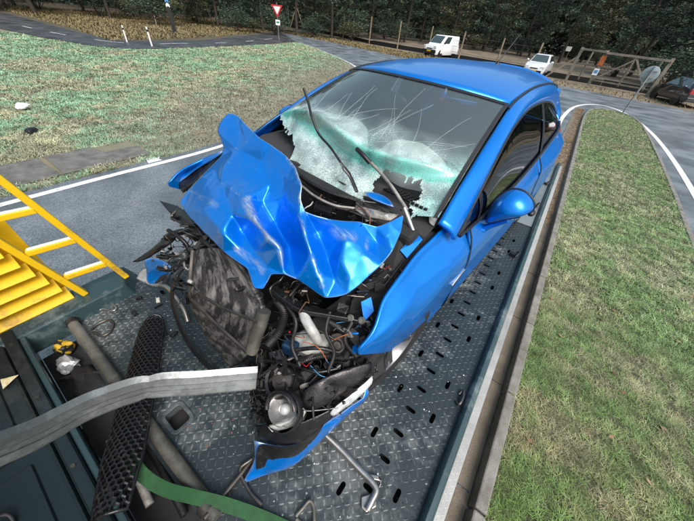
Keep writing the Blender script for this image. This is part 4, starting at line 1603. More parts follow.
def glass_mat(name, tint, refl, haze=0.0, hazecol=(0.5, 0.6, 0.6)):
    m = bpy.data.materials.new(name)
    m.use_nodes = True
    n, l = m.node_tree.nodes, m.node_tree.links
    n.clear()
    out = n.new('ShaderNodeOutputMaterial')
    tr = n.new('ShaderNodeBsdfTransparent')
    tr.inputs[0].default_value = (*tint, 1)
    gl = n.new('ShaderNodeBsdfGlossy')
    gl.inputs['Roughness'].default_value = 0.03
    fr = n.new('ShaderNodeFresnel')
    fr.inputs[0].default_value = 1.5
    mp = n.new('ShaderNodeMapRange')
    mp.inputs[3].default_value, mp.inputs[4].default_value = refl * 0.35, 1.0
    l.new(fr.outputs[0], mp.inputs[0])
    mx = n.new('ShaderNodeMixShader')
    l.new(mp.outputs[0], mx.inputs[0])
    l.new(tr.outputs[0], mx.inputs[1])
    l.new(gl.outputs[0], mx.inputs[2])
    last = mx.outputs[0]
    MATS[name] = m
    return m, n, l, out, last


m, n, l, out, last = glass_mat('side_glass', (0.22, 0.30, 0.29), 0.35)
l.new(last, out.inputs[0])
m, n, l, out, last = glass_mat('windscreen_glass', (0.72, 0.84, 0.82), 0.55)
# a film of dust and mist on the outside of the glass
hz = n.new('ShaderNodeBsdfDiffuse')
hz.inputs[0].default_value = (0.50, 0.60, 0.60, 1)
hm = n.new('ShaderNodeMixShader')
hm.inputs[0].default_value = 0.065
l.new(last, hm.inputs[1])
l.new(hz.outputs[0], hm.inputs[2])
last = hm.outputs[0]
# crazed glass: a dense net of bright fractures where the mesh says the glass is shattered (attribute "col": r = crazing, g = green edge)
at = n.new('ShaderNodeAttribute')
at.attribute_name = 'col'
sp = n.new('ShaderNodeSeparateColor')
l.new(at.outputs['Color'], sp.inputs[0])
tc = n.new('ShaderNodeTexCoord')
vo = n.new('ShaderNodeTexVoronoi')
vo.feature = 'DISTANCE_TO_EDGE'
vo.inputs['Scale'].default_value = 105
vo2 = n.new('ShaderNodeTexVoronoi')
vo2.feature = 'DISTANCE_TO_EDGE'
vo2.inputs['Scale'].default_value = 38
nz = n.new('ShaderNodeTexNoise')
nz.inputs['Scale'].default_value = 9
nz.inputs['Detail'].default_value = 6
for t in (vo, vo2, nz):
    l.new(tc.outputs['Object'], t.inputs['Vector'])
e1 = n.new('ShaderNodeMapRange')
e1.inputs[1].default_value, e1.inputs[2].default_value = 0.0, 0.22
e1.inputs[3].default_value, e1.inputs[4].default_value = 1.0, 0.40
l.new(vo.outputs[0], e1.inputs[0])
e2 = n.new('ShaderNodeMapRange')
e2.inputs[1].default_value, e2.inputs[2].default_value = 0.0, 0.06
e2.inputs[3].default_value, e2.inputs[4].default_value = 0.55, 0.0
l.new(vo2.outputs[0], e2.inputs[0])
ad = n.new('ShaderNodeMath')
ad.operation = 'MAXIMUM'
l.new(e1.outputs[0], ad.inputs[0])
l.new(e2.outputs[0], ad.inputs[1])
nr = n.new('ShaderNodeMapRange')
nr.inputs[1].default_value, nr.inputs[2].default_value = 0.35, 0.62
nr.inputs[3].default_value, nr.inputs[4].default_value = 0.35, 1.2
l.new(nz.outputs[0], nr.inputs[0])
mu = n.new('ShaderNodeMath')
mu.operation = 'MULTIPLY'
l.new(ad.outputs[0], mu.inputs[0])
l.new(nr.outputs[0], mu.inputs[1])
mu2 = n.new('ShaderNodeMath')
mu2.operation = 'MULTIPLY'
mu2.use_clamp = True
l.new(mu.outputs[0], mu2.inputs[0])
l.new(sp.outputs[0], mu2.inputs[1])
cm = n.new('ShaderNodeMix')
cm.data_type = 'RGBA'
cm.inputs[6].default_value = (0.76, 0.86, 0.84, 1)
cm.inputs[7].default_value = (0.11, 0.50, 0.42, 1)
l.new(sp.outputs[1], cm.inputs[0])
df = n.new('ShaderNodeBsdfPrincipled')
df.inputs['Roughness'].default_value = 0.6
l.new(cm.outputs[2], df.inputs['Base Color'])
mxs = n.new('ShaderNodeMixShader')
l.new(mu2.outputs[0], mxs.inputs[0])
l.new(last, mxs.inputs[1])
l.new(df.outputs[0], mxs.inputs[2])
l.new(mxs.outputs[0], out.inputs[0])

car = empty('wrecked_car', (X0, Y0, DECK), -CA)
tag(car, 'bright blue hatchback with crushed front and shattered windscreen on the truck bed', 'car')


def herm(x, T):                                   # smooth table lookup; rows (x, a, b, ...)
    n_ = len(T)
    if x <= T[0][0]:
        i = 0
    elif x >= T[-1][0]:
        i = n_ - 2
    else:
        i = max(k for k in range(n_ - 1) if T[k][0] <= x)
    x0, x1 = T[i][0], T[i + 1][0]
    h = x1 - x0
    t = min(max((x - x0) / h, 0), 1)
    res = []
    for c in range(1, len(T[0])):
        def sl(k):
            if k <= 0 or k >= n_ - 1:
                k = min(max(k, 0), n_ - 1)
                a, b = (0, 1) if k == 0 else (n_ - 2, n_ - 1)
                return (T[b][c] - T[a][c]) / (T[b][0] - T[a][0])
            return (T[k + 1][c] - T[k - 1][c]) / (T[k + 1][0] - T[k - 1][0])
        p0, p1, m0, m1 = T[i][c], T[i + 1][c], sl(i) * h, sl(i + 1) * h
        res.append((2 * t ** 3 - 3 * t ** 2 + 1) * p0 + (t ** 3 - 2 * t ** 2 + t) * m0 + (-2 * t ** 3 + 3 * t ** 2) * p1 + (t ** 3 - t ** 2) * m1)
    return res


BELT = [(.51, .87, .872), (.9, .872, .852), (1.3, .868, .860), (1.65, .862, .880), (2.1, .846, .932), (2.5, .824, .980), (2.8, .80, 1.012), (3.02, .74, 1.05), (3.25, .70, 1.03), (3.46, .62, .96)]
SHO = [(-.3, .885, .74), (0, .895, .775), (.5, .908, .79), (1.5, .908, .80), (2.1, .912, .84), (2.5, .915, .885), (2.85, .895, .905), (3.1, .850, .90), (3.3, .77, .87), (3.46, .66, .83)]
MWID = [(-.3, .955), (0, .985), (.5, 1.0), (2.2, 1.0), (2.6, 1.005), (2.95, .975), (3.2, .90), (3.36, .80), (3.46, .70)]
TOPF = [(-.20, .905, .70), (-.12, .885, .755), (0, .835, .815), (.23, .806, .862), (.47, .80, .895), (.62, .80, .905), (.70, .835, .885)]
WBOT = [(-.20, .675), (-.10, .595), (.02, .47), (.12, .415), (.30, .385), (.40, .36), (.46, .29), (.50, .21), (.54, .175), (.70, .165)]


def side_u(v, w):                                 # lower body half width
    k = herm(v, MWID)[0]
    sh = herm(v, SHO)
    T = [(.15, .86 * k), (.19, .905 * k), (.26, .932 * k), (.42, .930 * k), (.56, .940 * k), (.62, .944 * k), (.70, .934 * k), (sh[1], sh[0])]
    if v > .51:
        b = herm(v, BELT)
        T.append((b[1], b[0]))
    else:
        T.append((sh[1] + .06, sh[0] - .06))
        T.append((sh[1] + .10, sh[0] - .14))
    return herm(w, T)[0]


REAR_ARCH = (2.77, .33, .365)


def side_part(name, v0, v1, topf, botf, sgn, nv=40, nw=22, dent=None, arch=None, mt='blue_paint'):
    rows = []
    for i in range(nv + 1):
        v = lerp(v0, v1, i / nv)
        (tu, tw), bw = topf(v), botf(v)
        r = []
        for j in range(nw + 1):
            q = j / nw
            w = lerp(tw, bw, q)
            u = side_u(v, w)
            u = lerp(tu, u, min(1, q * 5)) if q < .2 else u
            if dent:
                u += dent(v, w)
            vv, ww = v, w
            if arch:
                dx, dz = v - arch[0], w - arch[1]
                d = hypot(dx, dz)
                if d < arch[2]:
                    if d < 1e-4:
                        dz, d = 1e-4, 1e-4
                    vv, ww = arch[0] + dx / d * arch[2], arch[1] + dz / d * arch[2]
                elif d < arch[2] + .05:
                    u += .012 * (1 - (d - arch[2]) / .05)
            r.append(Vector((u * sgn, vv, ww)))
        rows.append(r)
    mb = MB()

    def skip(i, j):
        if not arch:
            return False
        for a in (i, i + 1):
            for b in (j, j + 1):
                v = lerp(v0, v1, a / nv)
                (tu, tw), bw = topf(v), botf(v)
                w = lerp(tw, bw, b / nw)
                if hypot(v - arch[0], w - arch[1]) > arch[2]:
                    return False
        return True
    mb.grid(rows, skip)
    return mb.build(name, mt, car, smooth=35, solid=0.012)


def fend_dent(v, w):
    d = -.022 * math.exp(-((v - .26) / .17) ** 2 - ((w - .74 - .10 * v) / .045) ** 2)
    d += .008 * noise.noise(Vector((v * 7, w * 9, 1.3)))
    if v < .02:
        d -= .55 * (v - .02) ** 2
    return d


def door_dent(v, w):
    return .0025 * noise.noise(Vector((v * 3, w * 4, 4.3))) - .006 * math.exp(-((w - .47) / .06) ** 2) + .004 * math.exp(-((w - .625) / .015) ** 2)


for sgn in (1, -1):
    side_part('fender', -.20, .696, lambda v: herm(v, TOPF), lambda v: interp(v, [r[0] for r in WBOT], [r[1] for r in WBOT]), sgn, 44, 24, fend_dent, None, 'blue_paint')
    dr = side_part('door', .704, 2.076, lambda v: herm(v, BELT), lambda v: .235, sgn, 44, 24, door_dent)
    side_part('sill', .55, 2.40, lambda v: (side_u(v, .229), .229), lambda v: .155, sgn, 20, 4)
    side_part('rear_quarter', 2.084, 3.46, lambda v: herm(v, BELT), lambda v: interp(v, [2.08, 2.4, 3.1, 3.46], [.235, .20, .22, .30]), sgn, 56, 30, None, REAR_ARCH)
    # shut lines round the door
    for vv in (.70, 2.08):
        b0 = herm(vv, BELT)[1]
        MB().tube([Vector(((side_u(vv, lerp(b0 - .01, .235, k / 14)) + (door_dent(vv, lerp(b0, .235, k / 14)) if vv > 1 else .001)) * sgn, vv, lerp(b0 - .01, .235, k / 14))) for k in range(15)], .0045, 6).build('shut_line', 'under_dark', car)
    MB().tube([Vector(((side_u(v_, .232) + .001) * sgn, v_, .232)) for v_ in [.70 + .0986 * k for k in range(15)]], .004, 6).build('shut_line', 'under_dark', car)
    # door handle in its dished cup
    hp = CP(523, 193, u=.925)
    hv, hw = 1.66, .725
    cup = MB()
    cup.blob((side_u(hv, hw) * sgn - .004 * sgn, hv, hw), (.012, .105, .036), sub=3)
    cup.build('handle_cup', 'trim_black', dr, smooth=80)
    hb = MB()
    hu = side_u(hv, hw) * sgn
    hb.tube(crv([(hu, hv - .10, hw + .004), (hu + .028 * sgn, hv - .05, hw + .010), (hu + .028 * sgn, hv + .05, hw + .012), (hu, hv + .10, hw + .012)], 5), 0.014, 8, flat=.75)
    hb.build('handle', 'blue_paint', dr, smooth=60)
    # badge on the front wing
    bd = MB()
    bu_ = side_u(.66, .60) * sgn
    bd.prism([(bu_ - .004 * sgn, v, w) for v, w in ((.545, .572), (.60, .560), (.668, .600), (.672, .625), (.62, .612), (.56, .590))], (.014 * sgn, 0, 0))
    bd.build('side_repeater', 'chrome', car, bevel=.003)

# pillars and roof frame between windscreen edge / roof ditch (O) and window opening (T)
OT = [((.78, .46, .95), (.872, .51, .874)), ((.755, .62, 1.03), (.838, .70, .945)), ((.725, .80, 1.105), (.788, .97, 1.115)), ((.685, 1.08, 1.225), (.742, 1.23, 1.230)),
      ((.645, 1.38, 1.330), (.710, 1.50, 1.280)), ((.625, 1.65, 1.365), (.692, 1.74, 1.292)), ((.612, 1.95, 1.382), (.678, 2.10, 1.283)), ((.602, 2.40, 1.375), (.668, 2.50, 1.240)),
      ((.590, 2.75, 1.345), (.668, 2.80, 1.175)), ((.585, 3.00, 1.300), (.690, 2.97, 1.105)), ((.610, 3.20, 1.180), (.738, 3.03, 1.055))]
OC = crv([p[0] for p in OT], 6)
TCV = crv([p[1] for p in OT], 6)


def mir(p, s):
    return Vector((p[0] * s, p[1], p[2]))


def at_v(curve, v):
    for a, b in zip(curve, curve[1:]):
        if a.y <= v <= b.y:
            return a.lerp(b, (v - a.y) / (b.y - a.y))
    return curve[0] if v < curve[0].y else curve[-1]


for sgn in (1, -1):
    rows = []
    for a, b in zip(OC, TCV):
        r = []
        for q in (0, .12, .35, .65, .88, 1):
            p = a.lerp(b, q) + Vector((.020, 0, .012)) * sin(pi * q)
            r.append(mir(p, sgn))
        rows.append(r)
    MB().grid(rows).build('roof_pillar', 'blue_paint', car, smooth=50, solid=0.02)
    # C pillar / rear corner
    rows = []
    for q in [i / 8 for i in range(9)]:
        v = lerp(2.97, 3.28, q)
        b = Vector((herm(v, BELT)[0], v, herm(v, BELT)[1]))
        t = Vector((.69, 2.97, 1.105)).lerp(Vector((.612, 3.20, 1.18)), q)
        rows.append([mir(b.lerp(t, k / 4) + Vector((.01 * sin(pi * k / 4), 0, 0)), sgn) for k in range(5)])
    MB().grid(rows).build('rear_pillar', 'blue_paint', car, smooth=60, solid=0.02)
    # black ditch moulding in the roof and weather strip round the window
    MB().tube([mir(p, sgn) + Vector((0, 0, .002)) for p in OC[23:55]], 0.008, 6).build('roof_moulding', 'trim_black', car, smooth=80)
    strip = [p for p in TCV]
    bl = [Vector((*[herm(v, BELT)[0]], v, herm(v, BELT)[1])) for v in [.56 + .12 * k for k in range(21)]]
    MB().tube([mir(p, sgn) for p in TCV[1:]], 0.0085, 6).build('window_seal', 'trim_black', car, smooth=80)
    MB().tube([mir(p + Vector((.002, 0, .004)), sgn) for p in bl], 0.010, 6).build('waist_seal', 'trim_black', car, smooth=80)

    def win(nm, v0, v1, mt, inset=.010, nn=14):
        rows = []
        for i in range(nn + 1):
            v = lerp(v0, v1, i / nn)
            b = Vector((herm(v, BELT)[0], v, herm(v, BELT)[1]))
            t = at_v(TCV, v)
            t = Vector((t.x, v, t.z))
            rows.append([mir(b.lerp(t, k / 6) + Vector((.016 * sin(pi * k / 6) - inset, 0, 0)), sgn) for k in range(7)])
        return MB().grid(rows).build(nm, mt, car, smooth=80)
    win('quarter_glass', .56, .80, 'side_glass', nn=6)
    win('mirror_pillar', .80, .835, 'trim_black', .004, 2)
    win('door_window', .835, 2.10, 'side_glass')
    win('centre_pillar', 2.10, 2.17, 'trim_black', .003, 2)
    win('rear_side_window', 2.17, 2.96, 'side_glass', nn=10)

# roof
WC = [(1.0, 1.380), (1.12, 1.396), (1.5, 1.436), (2.0, 1.452), (2.5, 1.438), (3.02, 1.398), (3.3, 1.36)]


def roof_pt(s_, q, lift=0.0):
    vo_, vc = lerp(1.38, 3.0, s_), lerp(1.13, 3.02, s_)
    e = at_v(OC, vo_)
    wc = herm(vc, WC)[0]
    v = vc + (vo_ - vc) * q * q
    return Vector((e.x * q, v, wc + (e.z - wc) * abs(q) ** 2.5 + lift))


rows = [[roof_pt(i / 20, -1 + j / 12 * 1.0) for j in range(25)] for i in range(21)]
MB().grid(rows).build('roof', 'blue_paint', car, smooth=60, solid=0.015)
# spoiler over the tailgate
rows = []
for j in range(25):
    q = -1 + j / 12
    b = roof_pt(1, q)
    dr_ = .03 * abs(q) ** 5
    b = b + Vector((.03 * q ** 3, 0, -dr_))
    sec = [(0, .004), (.03, .016), (.12, .010), (.22, -.018), (.245, -.032), (.235, -.050), (.12, -.045), (.0, -.03)]
    ln = 1 - .45 * abs(q) ** 4
    rows.append([b + Vector((0, .012 + dv * ln, dz)) for dv, dz in sec + sec[:1]])
mb = MB().grid(rows)
mb.f.append(tuple(range(8)))
mb.f.append(tuple(len(mb.v) - 9 + k for k in range(8)))
mb.build('spoiler', 'blue_paint', car, smooth=50)
MB().tube([roof_pt(1, -1 + j / 12 * 1.0) + Vector((0, .004, -.002)) for j in range(25)], 0.006, 6).build('roof_gap', 'trim_black', car)
# tailgate, rear glass, bumper
rows = []
for (w, v, hu) in ((1.335, 3.06, .56), (1.18, 3.22, .60), (1.02, 3.36, .64), (.96, 3.41, .66)):
    rows.append([Vector((hu * q, v - .10 * q * q + .05 * (1 - q * q), w)) for q in [-1 + k / 8 for k in range(17)]])
MB().grid(rows).build('rear_window', 'side_glass', car, smooth=60)
rows = []
for (w, v, hu) in ((.955, 3.42, .66), (.80, 3.47, .70), (.62, 3.50, .74), (.45, 3.53, .76), (.28, 3.50, .74)):
    rows.append([Vector((hu * q, v - .14 * q ** 4 + .05 * (1 - q * q), w)) for q in [-1 + k / 8 for k in range(17)]])
MB().grid(rows).build('tailgate', 'blue_paint', car, smooth=60, solid=.015)
for sgn in (1, -1):
    tl = MB()
    tl.blob((.70 * sgn, 3.33, .87), (.085, .12, .075), sub=3)
    tl.build('tail_light', 'lamp_red', car, smooth=80)
# antenna
an = MB()
ab = roof_pt(.90, .0)
an.lathe([(0, .030), (.010, .028), (.022, .004), (.026, 0)], ab, (0, 0, 1), 14)
an.tube([ab + Vector((0, 0, .02)), ab + Vector((.02, .10, .12)), ab + Vector((.045, .22, .25))], [.0055, .0045, .003], 8)
an.build('antenna', 'trim_black', car, smooth=60)

# ------------------------------------------------------------------ windscreen
TOPC, BASEC = Vector((0, 1.125, 1.392)), Vector((0, .235, .905))


def ws_pt(s_, q, sag=True):
    e = OC[int(round(24 * (1 - s_)))] if False else None
    k = 24 * (1 - s_)
    i = min(int(k), 23)
    e = OC[i].lerp(OC[i + 1], k - i)
    e = Vector((e.x - .012, e.y, e.z + .004))
    c = TOPC.lerp(BASEC, s_) + Vector((0, -.03, .03)) * sin(pi * s_)
    aq = abs(q)
    p = Vector((e.x * q, c.y + (e.y - c.y) * q * q, c.z + (e.z - c.z) * aq ** 2.2))
    if sag:
        t = max(0, (s_ - .50) / .5)
        side = max(0, 1 - aq ** 3)
        f = t * t * (3 - 2 * t) if t < 1 else 1
        p += Vector((0, .10, -.085)) * f * side
        p += Vector((0, -.04, .045)) * side * math.exp(-((s_ - .60 - .05 * sin(q * 4)) / .04) ** 2)
        p += Vector((0, .5, -.8)) * .030 * f * noise.noise(Vector((q * 4, s_ * 7, 2.0)))
    return p


NS, NQ = 120, 168


def ws_hole(s_, q):
    n1 = .05 * noise.noise(Vector((q * 9, s_ * 9, 7.7))) + .03 * noise.noise(Vector((q * 26, s_ * 22, 1.7)))
    if q < -.45 and s_ > .80 - .22 * (-q - .45) + n1:      # the lower left corner has torn away
        return True
    if s_ > .99 - .02 * q + n1 * .6:
        return True
    # torn-out corner over the dashboard
    if .47 + n1 < q < .80 + n1 and s_ > .70 + .10 * abs(q - .55) + n1:
        return True
    if -.35 < q < .50 and s_ > .97 + n1:
        return True
    return False


rows, cols = [], []
for i in range(NS + 1):
    r = []
    for j in range(NQ + 1):
        s_, q = i / NS, -1 + 2 * j / NQ
        r.append(ws_pt(s_, q))
        n1 = noise.noise(Vector((q * 5, s_ * 5, 3.1)))
        n2 = noise.noise(Vector((q * 14, s_ * 14, 9.1)))
        top_line = .52 + .06 * n1 + .04 * n2 - .06 * q * q
        cz = min(max((s_ - top_line) / .10, 0), 1) * 1.0
        cz = max(cz, .9 * min(1, max(0, (q - .80) / .06)) * min(1, max(0, (s_ - .35) / .3)))
        cz = max(cz, .42 * min(1, max(0, (s_ - .38 - .05 * n1) / .12)))
        gr = math.exp(-((s_ - .64 - .04 * sin(q * 3.2 + .4) + .03 * n2) / .05) ** 2) * 1.0 + .45 * max(0, n1) + .24
        gr = max(gr, .6 * min(1, max(0, (q - .80) / .06)))
        cols.append((cz, min(1, gr), 0))
    rows.append(r)
mb = MB()
mb.grid(rows, lambda i, j: ws_hole((i + .5) / NS, -1 + 2 * (j + .5) / NQ))
ws = mb.build('windscreen', 'windscreen_glass', car, smooth=180)
at_ = ws.data.attributes.new('col', 'FLOAT_COLOR', 'POINT')
c4 = np.ones((len(cols), 4), dtype=np.float32)
c4[:, :3] = np.array(cols)
at_.data.foreach_set('color', c4.ravel())
# long cracks running up through the intact glass
ck = MB()
rn = random.Random(31)
for (sc0, qc0, nn, a0, a1) in [(.57, -.08, 7, -2.4, -.7), (.54, .34, 8, -2.1, -.5), (.52, .62, 4, -1.7, -.6), (.57, -.50, 3, -2.4, -.9)]:
    for k0 in range(nn):
        a = lerp(a0, a1, (k0 + rn.uniform(.1, .9)) / nn)
        ln = rn.uniform(.16, .48)
        s_, q = sc0 + rn.uniform(-.05, .03), qc0 + rn.uniform(-.14, .14)
        pts, da = [], rn.uniform(-.05, .05)
        for k in range(13):
            if -.97 < q < .97 and s_ > .03:
                pts.append(ws_pt(s_, q) + Vector((0, -.002, .003)))
            s_ += ln / 12 * sin(a)
            q += ln / 12 * 1.7 * cos(a)
            a += da + rn.uniform(-.10, .10)
        if len(pts) > 3:
            ck.tube(pts, [.0006 * (1 - .5 * k / len(pts)) for k in range(len(pts))], 4)
ck.build('crack', mat('crack_edge', (.50, .60, .59), .6), ws)
# bonded edge: black border along the pillars and the header
for sgn in (1, -1):
    rows = []
    for k in range(31):
        s_ = k / 30 * .98
        rows.append([ws_pt(s_, sgn * 1.0, False) + Vector((0, -.003, .004)), ws_pt(s_, sgn * .972, False) + Vector((0, -.003, .004))])
    MB().grid(rows).build('windscreen_border', 'trim_black', car, smooth=80)
rows = [[ws_pt(.0, -1 + k / 15, False) + Vector((0, -.003, .005)), ws_pt(.022, -1 + k / 15, False) + Vector((0, -.003, .005))] for k in range(31)]
MB().grid(rows).build('windscreen_border', 'trim_black', car, smooth=80)

# ------------------------------------------------------------------ interior
it = MB()
it.box((0, 1.75, .24), (1.66, 2.9, .06))
it.build('floor', 'interior', car)
for sgn in (1, -1):
    MB().box((.82 * sgn, 1.6, .52), (.03, 2.5, .56)).build('door_lining', 'interior', car)
db = MB()
sec = [(.36, .80), (.40, .90), (.52, .935), (.74, .925), (.86, .88), (.92, .76), (.86, .60), (.60, .50), (.36, .50)]
rows = [[Vector((x, v + .04 * (1 - (x / .76) ** 2), w + .02 * sin(x * 5 + 1))) for v, w in sec + sec[:1]] for x in [-.76 + .095 * k for k in range(17)]]
mb = MB().grid(rows)
mb.build('dashboard', 'interior', car, smooth=40)
vent = MB()
for i in range(11):
    for j in range(5):
        vent.box((.42 + i * .026, .50 + j * .022, .962 - .004 * j), (.018, .012, .012))
vent.build('dashboard_vent', 'black_plastic', car)
for x in (-.38, .38):
    st = empty('front_seat')
    st.parent = car
    st.location = (x, 0, 0)
    b = MB()
    b.blob((0, 1.42, .46), (.25, .28, .10), sub=3)
    b.build('cushion', 'seat_cloth', st, smooth=80)
    b = MB()
    b.blob((0, 1.78, .82), (.24, .10, .36), Matrix.Rotation(-.28, 3, 'X'), sub=3)
    b.build('backrest', 'seat_cloth', st, smooth=80)
    b = MB()
    b.blob((0, 1.92, 1.20), (.13, .06, .10), sub=3)
    b.build('headrest', 'seat_cloth', st, smooth=80)
b = MB()
b.blob((0, 2.62, .70), (.62, .14, .36), sub=3)
b.build('rear_seat', 'seat_cloth', car, smooth=80)
b = MB()
b.tube([Vector((.38 + .175 * cos(t), .98 + .06 * sin(t), .86 + .165 * sin(t))) for t in [2 * pi * k / 28 for k in range(29)]], .015, 8)
b.bar((.22, .98, .86), (.54, .98, .86), .05, .03)
b.build('steering_wheel', 'black_plastic', car, smooth=60)
# burst airbags lying behind the glass
b = MB()
b.blob((.36, .84, .96), (.25, .17, .17), sub=4, wob=.18, seed=4)
b.build('airbag', 'airbag', car, smooth=180)
b = MB()
b.blob((-.30, .80, .99), (.32, .19, .17), sub=4, wob=.2, seed=8)
b.build('airbag', 'airbag', car, smooth=180)
b = MB()
mp_ = ws_pt(.17, 0.02, False) + Vector((0, .05, -.05))
b.blob(mp_, (.125, .025, .045), Matrix.Rotation(.12, 3, 'Z'), sub=3)
b.build('rear_view_mirror', 'trim_black', car, smooth=80)

# ------------------------------------------------------------------ door mirrors
MO = [(486, 221), (490, 207), (499, 196), (511, 190.5), (523, 193), (531, 201), (533, 209), (527, 214), (512, 217), (498, 220)]
MVP = .95
for sgn in (1, -1):
    ring0 = [CP(x, y, v=MVP) for x, y in MO]
    ring0 = crv([tuple(p) for p in ring0], 3, True)
    c = sum(ring0, Vector()) / len(ring0)
    rows = []
    for sc_, dv in ((.02, -.105), (.45, -.096), (.75, -.072), (.93, -.035), (1.0, .01), (.97, .05), (.86, .055)):
        r = [c + (p - c) * sc_ + Vector((0, dv, 0)) for p in ring0]
        rows.append([mir(p, sgn) for p in r + r[:1]])
    mm = MB().grid(rows).build('door_mirror', 'blue_paint', car, smooth=80)
    r = [mir(c + (p - c) * .86 + Vector((0, .045, 0)), sgn) for p in ring0]
    g = MB()
    g.add(r, [tuple(range(len(r)))])
    g.build('mirror_glass', 'chrome', mm)
    st = MB()
    a0, a1, a2 = CP(480, 229, u=.885), CP(487, 227, v=MVP - .02), CP(508, 220, v=MVP - .02)
    st.tube(crv([mir(p, sgn) for p in (a0 + Vector((-.03, .01, .01)), a0 + Vector((.01, 0, 0)), a1, a2)], 5), [.03] * 6 + [.026] * 5 + [.02] * 5, 10, flat=.8)
    st.build('mirror_foot', 'blue_paint', mm, smooth=70)
    nl = len(ring0)
    low = [c + (p - c) * .80 + Vector((0, -.068, 0)) for p in sorted([p for p in ring0 if p.z < c.z + .012], key=lambda p: p.x)]
    MB().tube([mir(p, sgn) for p in low], .0028, 6).build('mirror_seam', 'under_dark', mm)
    MB().tube([mir(c + (p - c) * 1.0 + Vector((0, .030, 0)), sgn) for p in ring0 + ring0[:1]], .006, 6).build('mirror_trim', 'trim_black', mm, smooth=80)
    nb_ = MB()
    nb_.blob(mir(CP(531.5, 213, v=MVP + .02), sgn), (.018, .03, .018), sub=2)
    nb_.build('mirror_lamp', 'trim_black', mm, smooth=80)


# ------------------------------------------------------------------ wheels
def wheel(c, rz, tilt=0.0):
    rt = Matrix.Rotation(rz, 3, 'Z') @ Matrix.Rotation(tilt, 3, 'Y')
    ax = rt @ Vector((1, 0, 0))
    w = MB()
    w.lathe([(.205, -.095), (.24, -.10), (.295, -.102), (.313, -.085), (.317, -.05), (.317, .05), (.313, .085), (.295, .102), (.24, .10), (.205, .095)], c, ax, 48)
    wo_ = w.build('wheel', 'tyre', car, smooth=40)
    grooves = MB()
    for h_ in (-.045, 0, .045):
        grooves.lathe([(.3185, h_ - .006), (.3185, h_ + .006)], c, ax, 48)
    grooves.build('tread_groove', 'under_dark', wo_)
    r = MB()
    r.lathe([(.212, .088), (.206, .094), (.196, .080), (.188, .0), (.188, -.09)], c, ax, 40)
    r.lathe([(0, .060), (.030, .060), (.040, .045), (.040, -.02)], c, ax, 20)
    s_ = ax.cross(Vector((0, 0, 1))).normalized()
    t_ = ax.cross(s_)
    for k in range(5):
        a = 2 * pi * k / 5 + .3
        for da in (-.13, .13):
            d0 = s_ * cos(a) + t_ * sin(a)
            d1 = s_ * cos(a + da) + t_ * sin(a + da)
            r.bar(Vector(c) + ax * .045 + d0 * .03, Vector(c) + ax * .074 + d1 * .200, .030, .022, ax)
    r.build('rim', 'alloy', wo_, smooth=35)
    d = MB()
    d.lathe([(0, -.01), (.13, -.01), (.13, .004), (0, .004)], c, ax, 30)
    d.build('brake_disc', 'steel_dark', wo_, smooth=35)
    return wo_


wheel((.816, .15, .318), -.05, -0.01)
wheel((-.83, .13, .318), -.06)
wheel((.815, REAR_ARCH[0], .318), 0)
wheel((-.815, REAR_ARCH[0], .318), pi)
for sgn in (1, -1):
    for vv in (.13, REAR_ARCH[0]):
        li = MB()
        li.grid([[Vector((u_ * sgn, vv + .345 * cos(pi * k / 16), .30 + .345 * sin(pi * k / 16))) for u_ in (.60, .72, .81)] for k in range(17)])
        li.build('wheel_liner', 'under_dark', car)
# ================================================================== crushed front of the car
def cq(x, y, w):
    return CP(x, y, w=w)


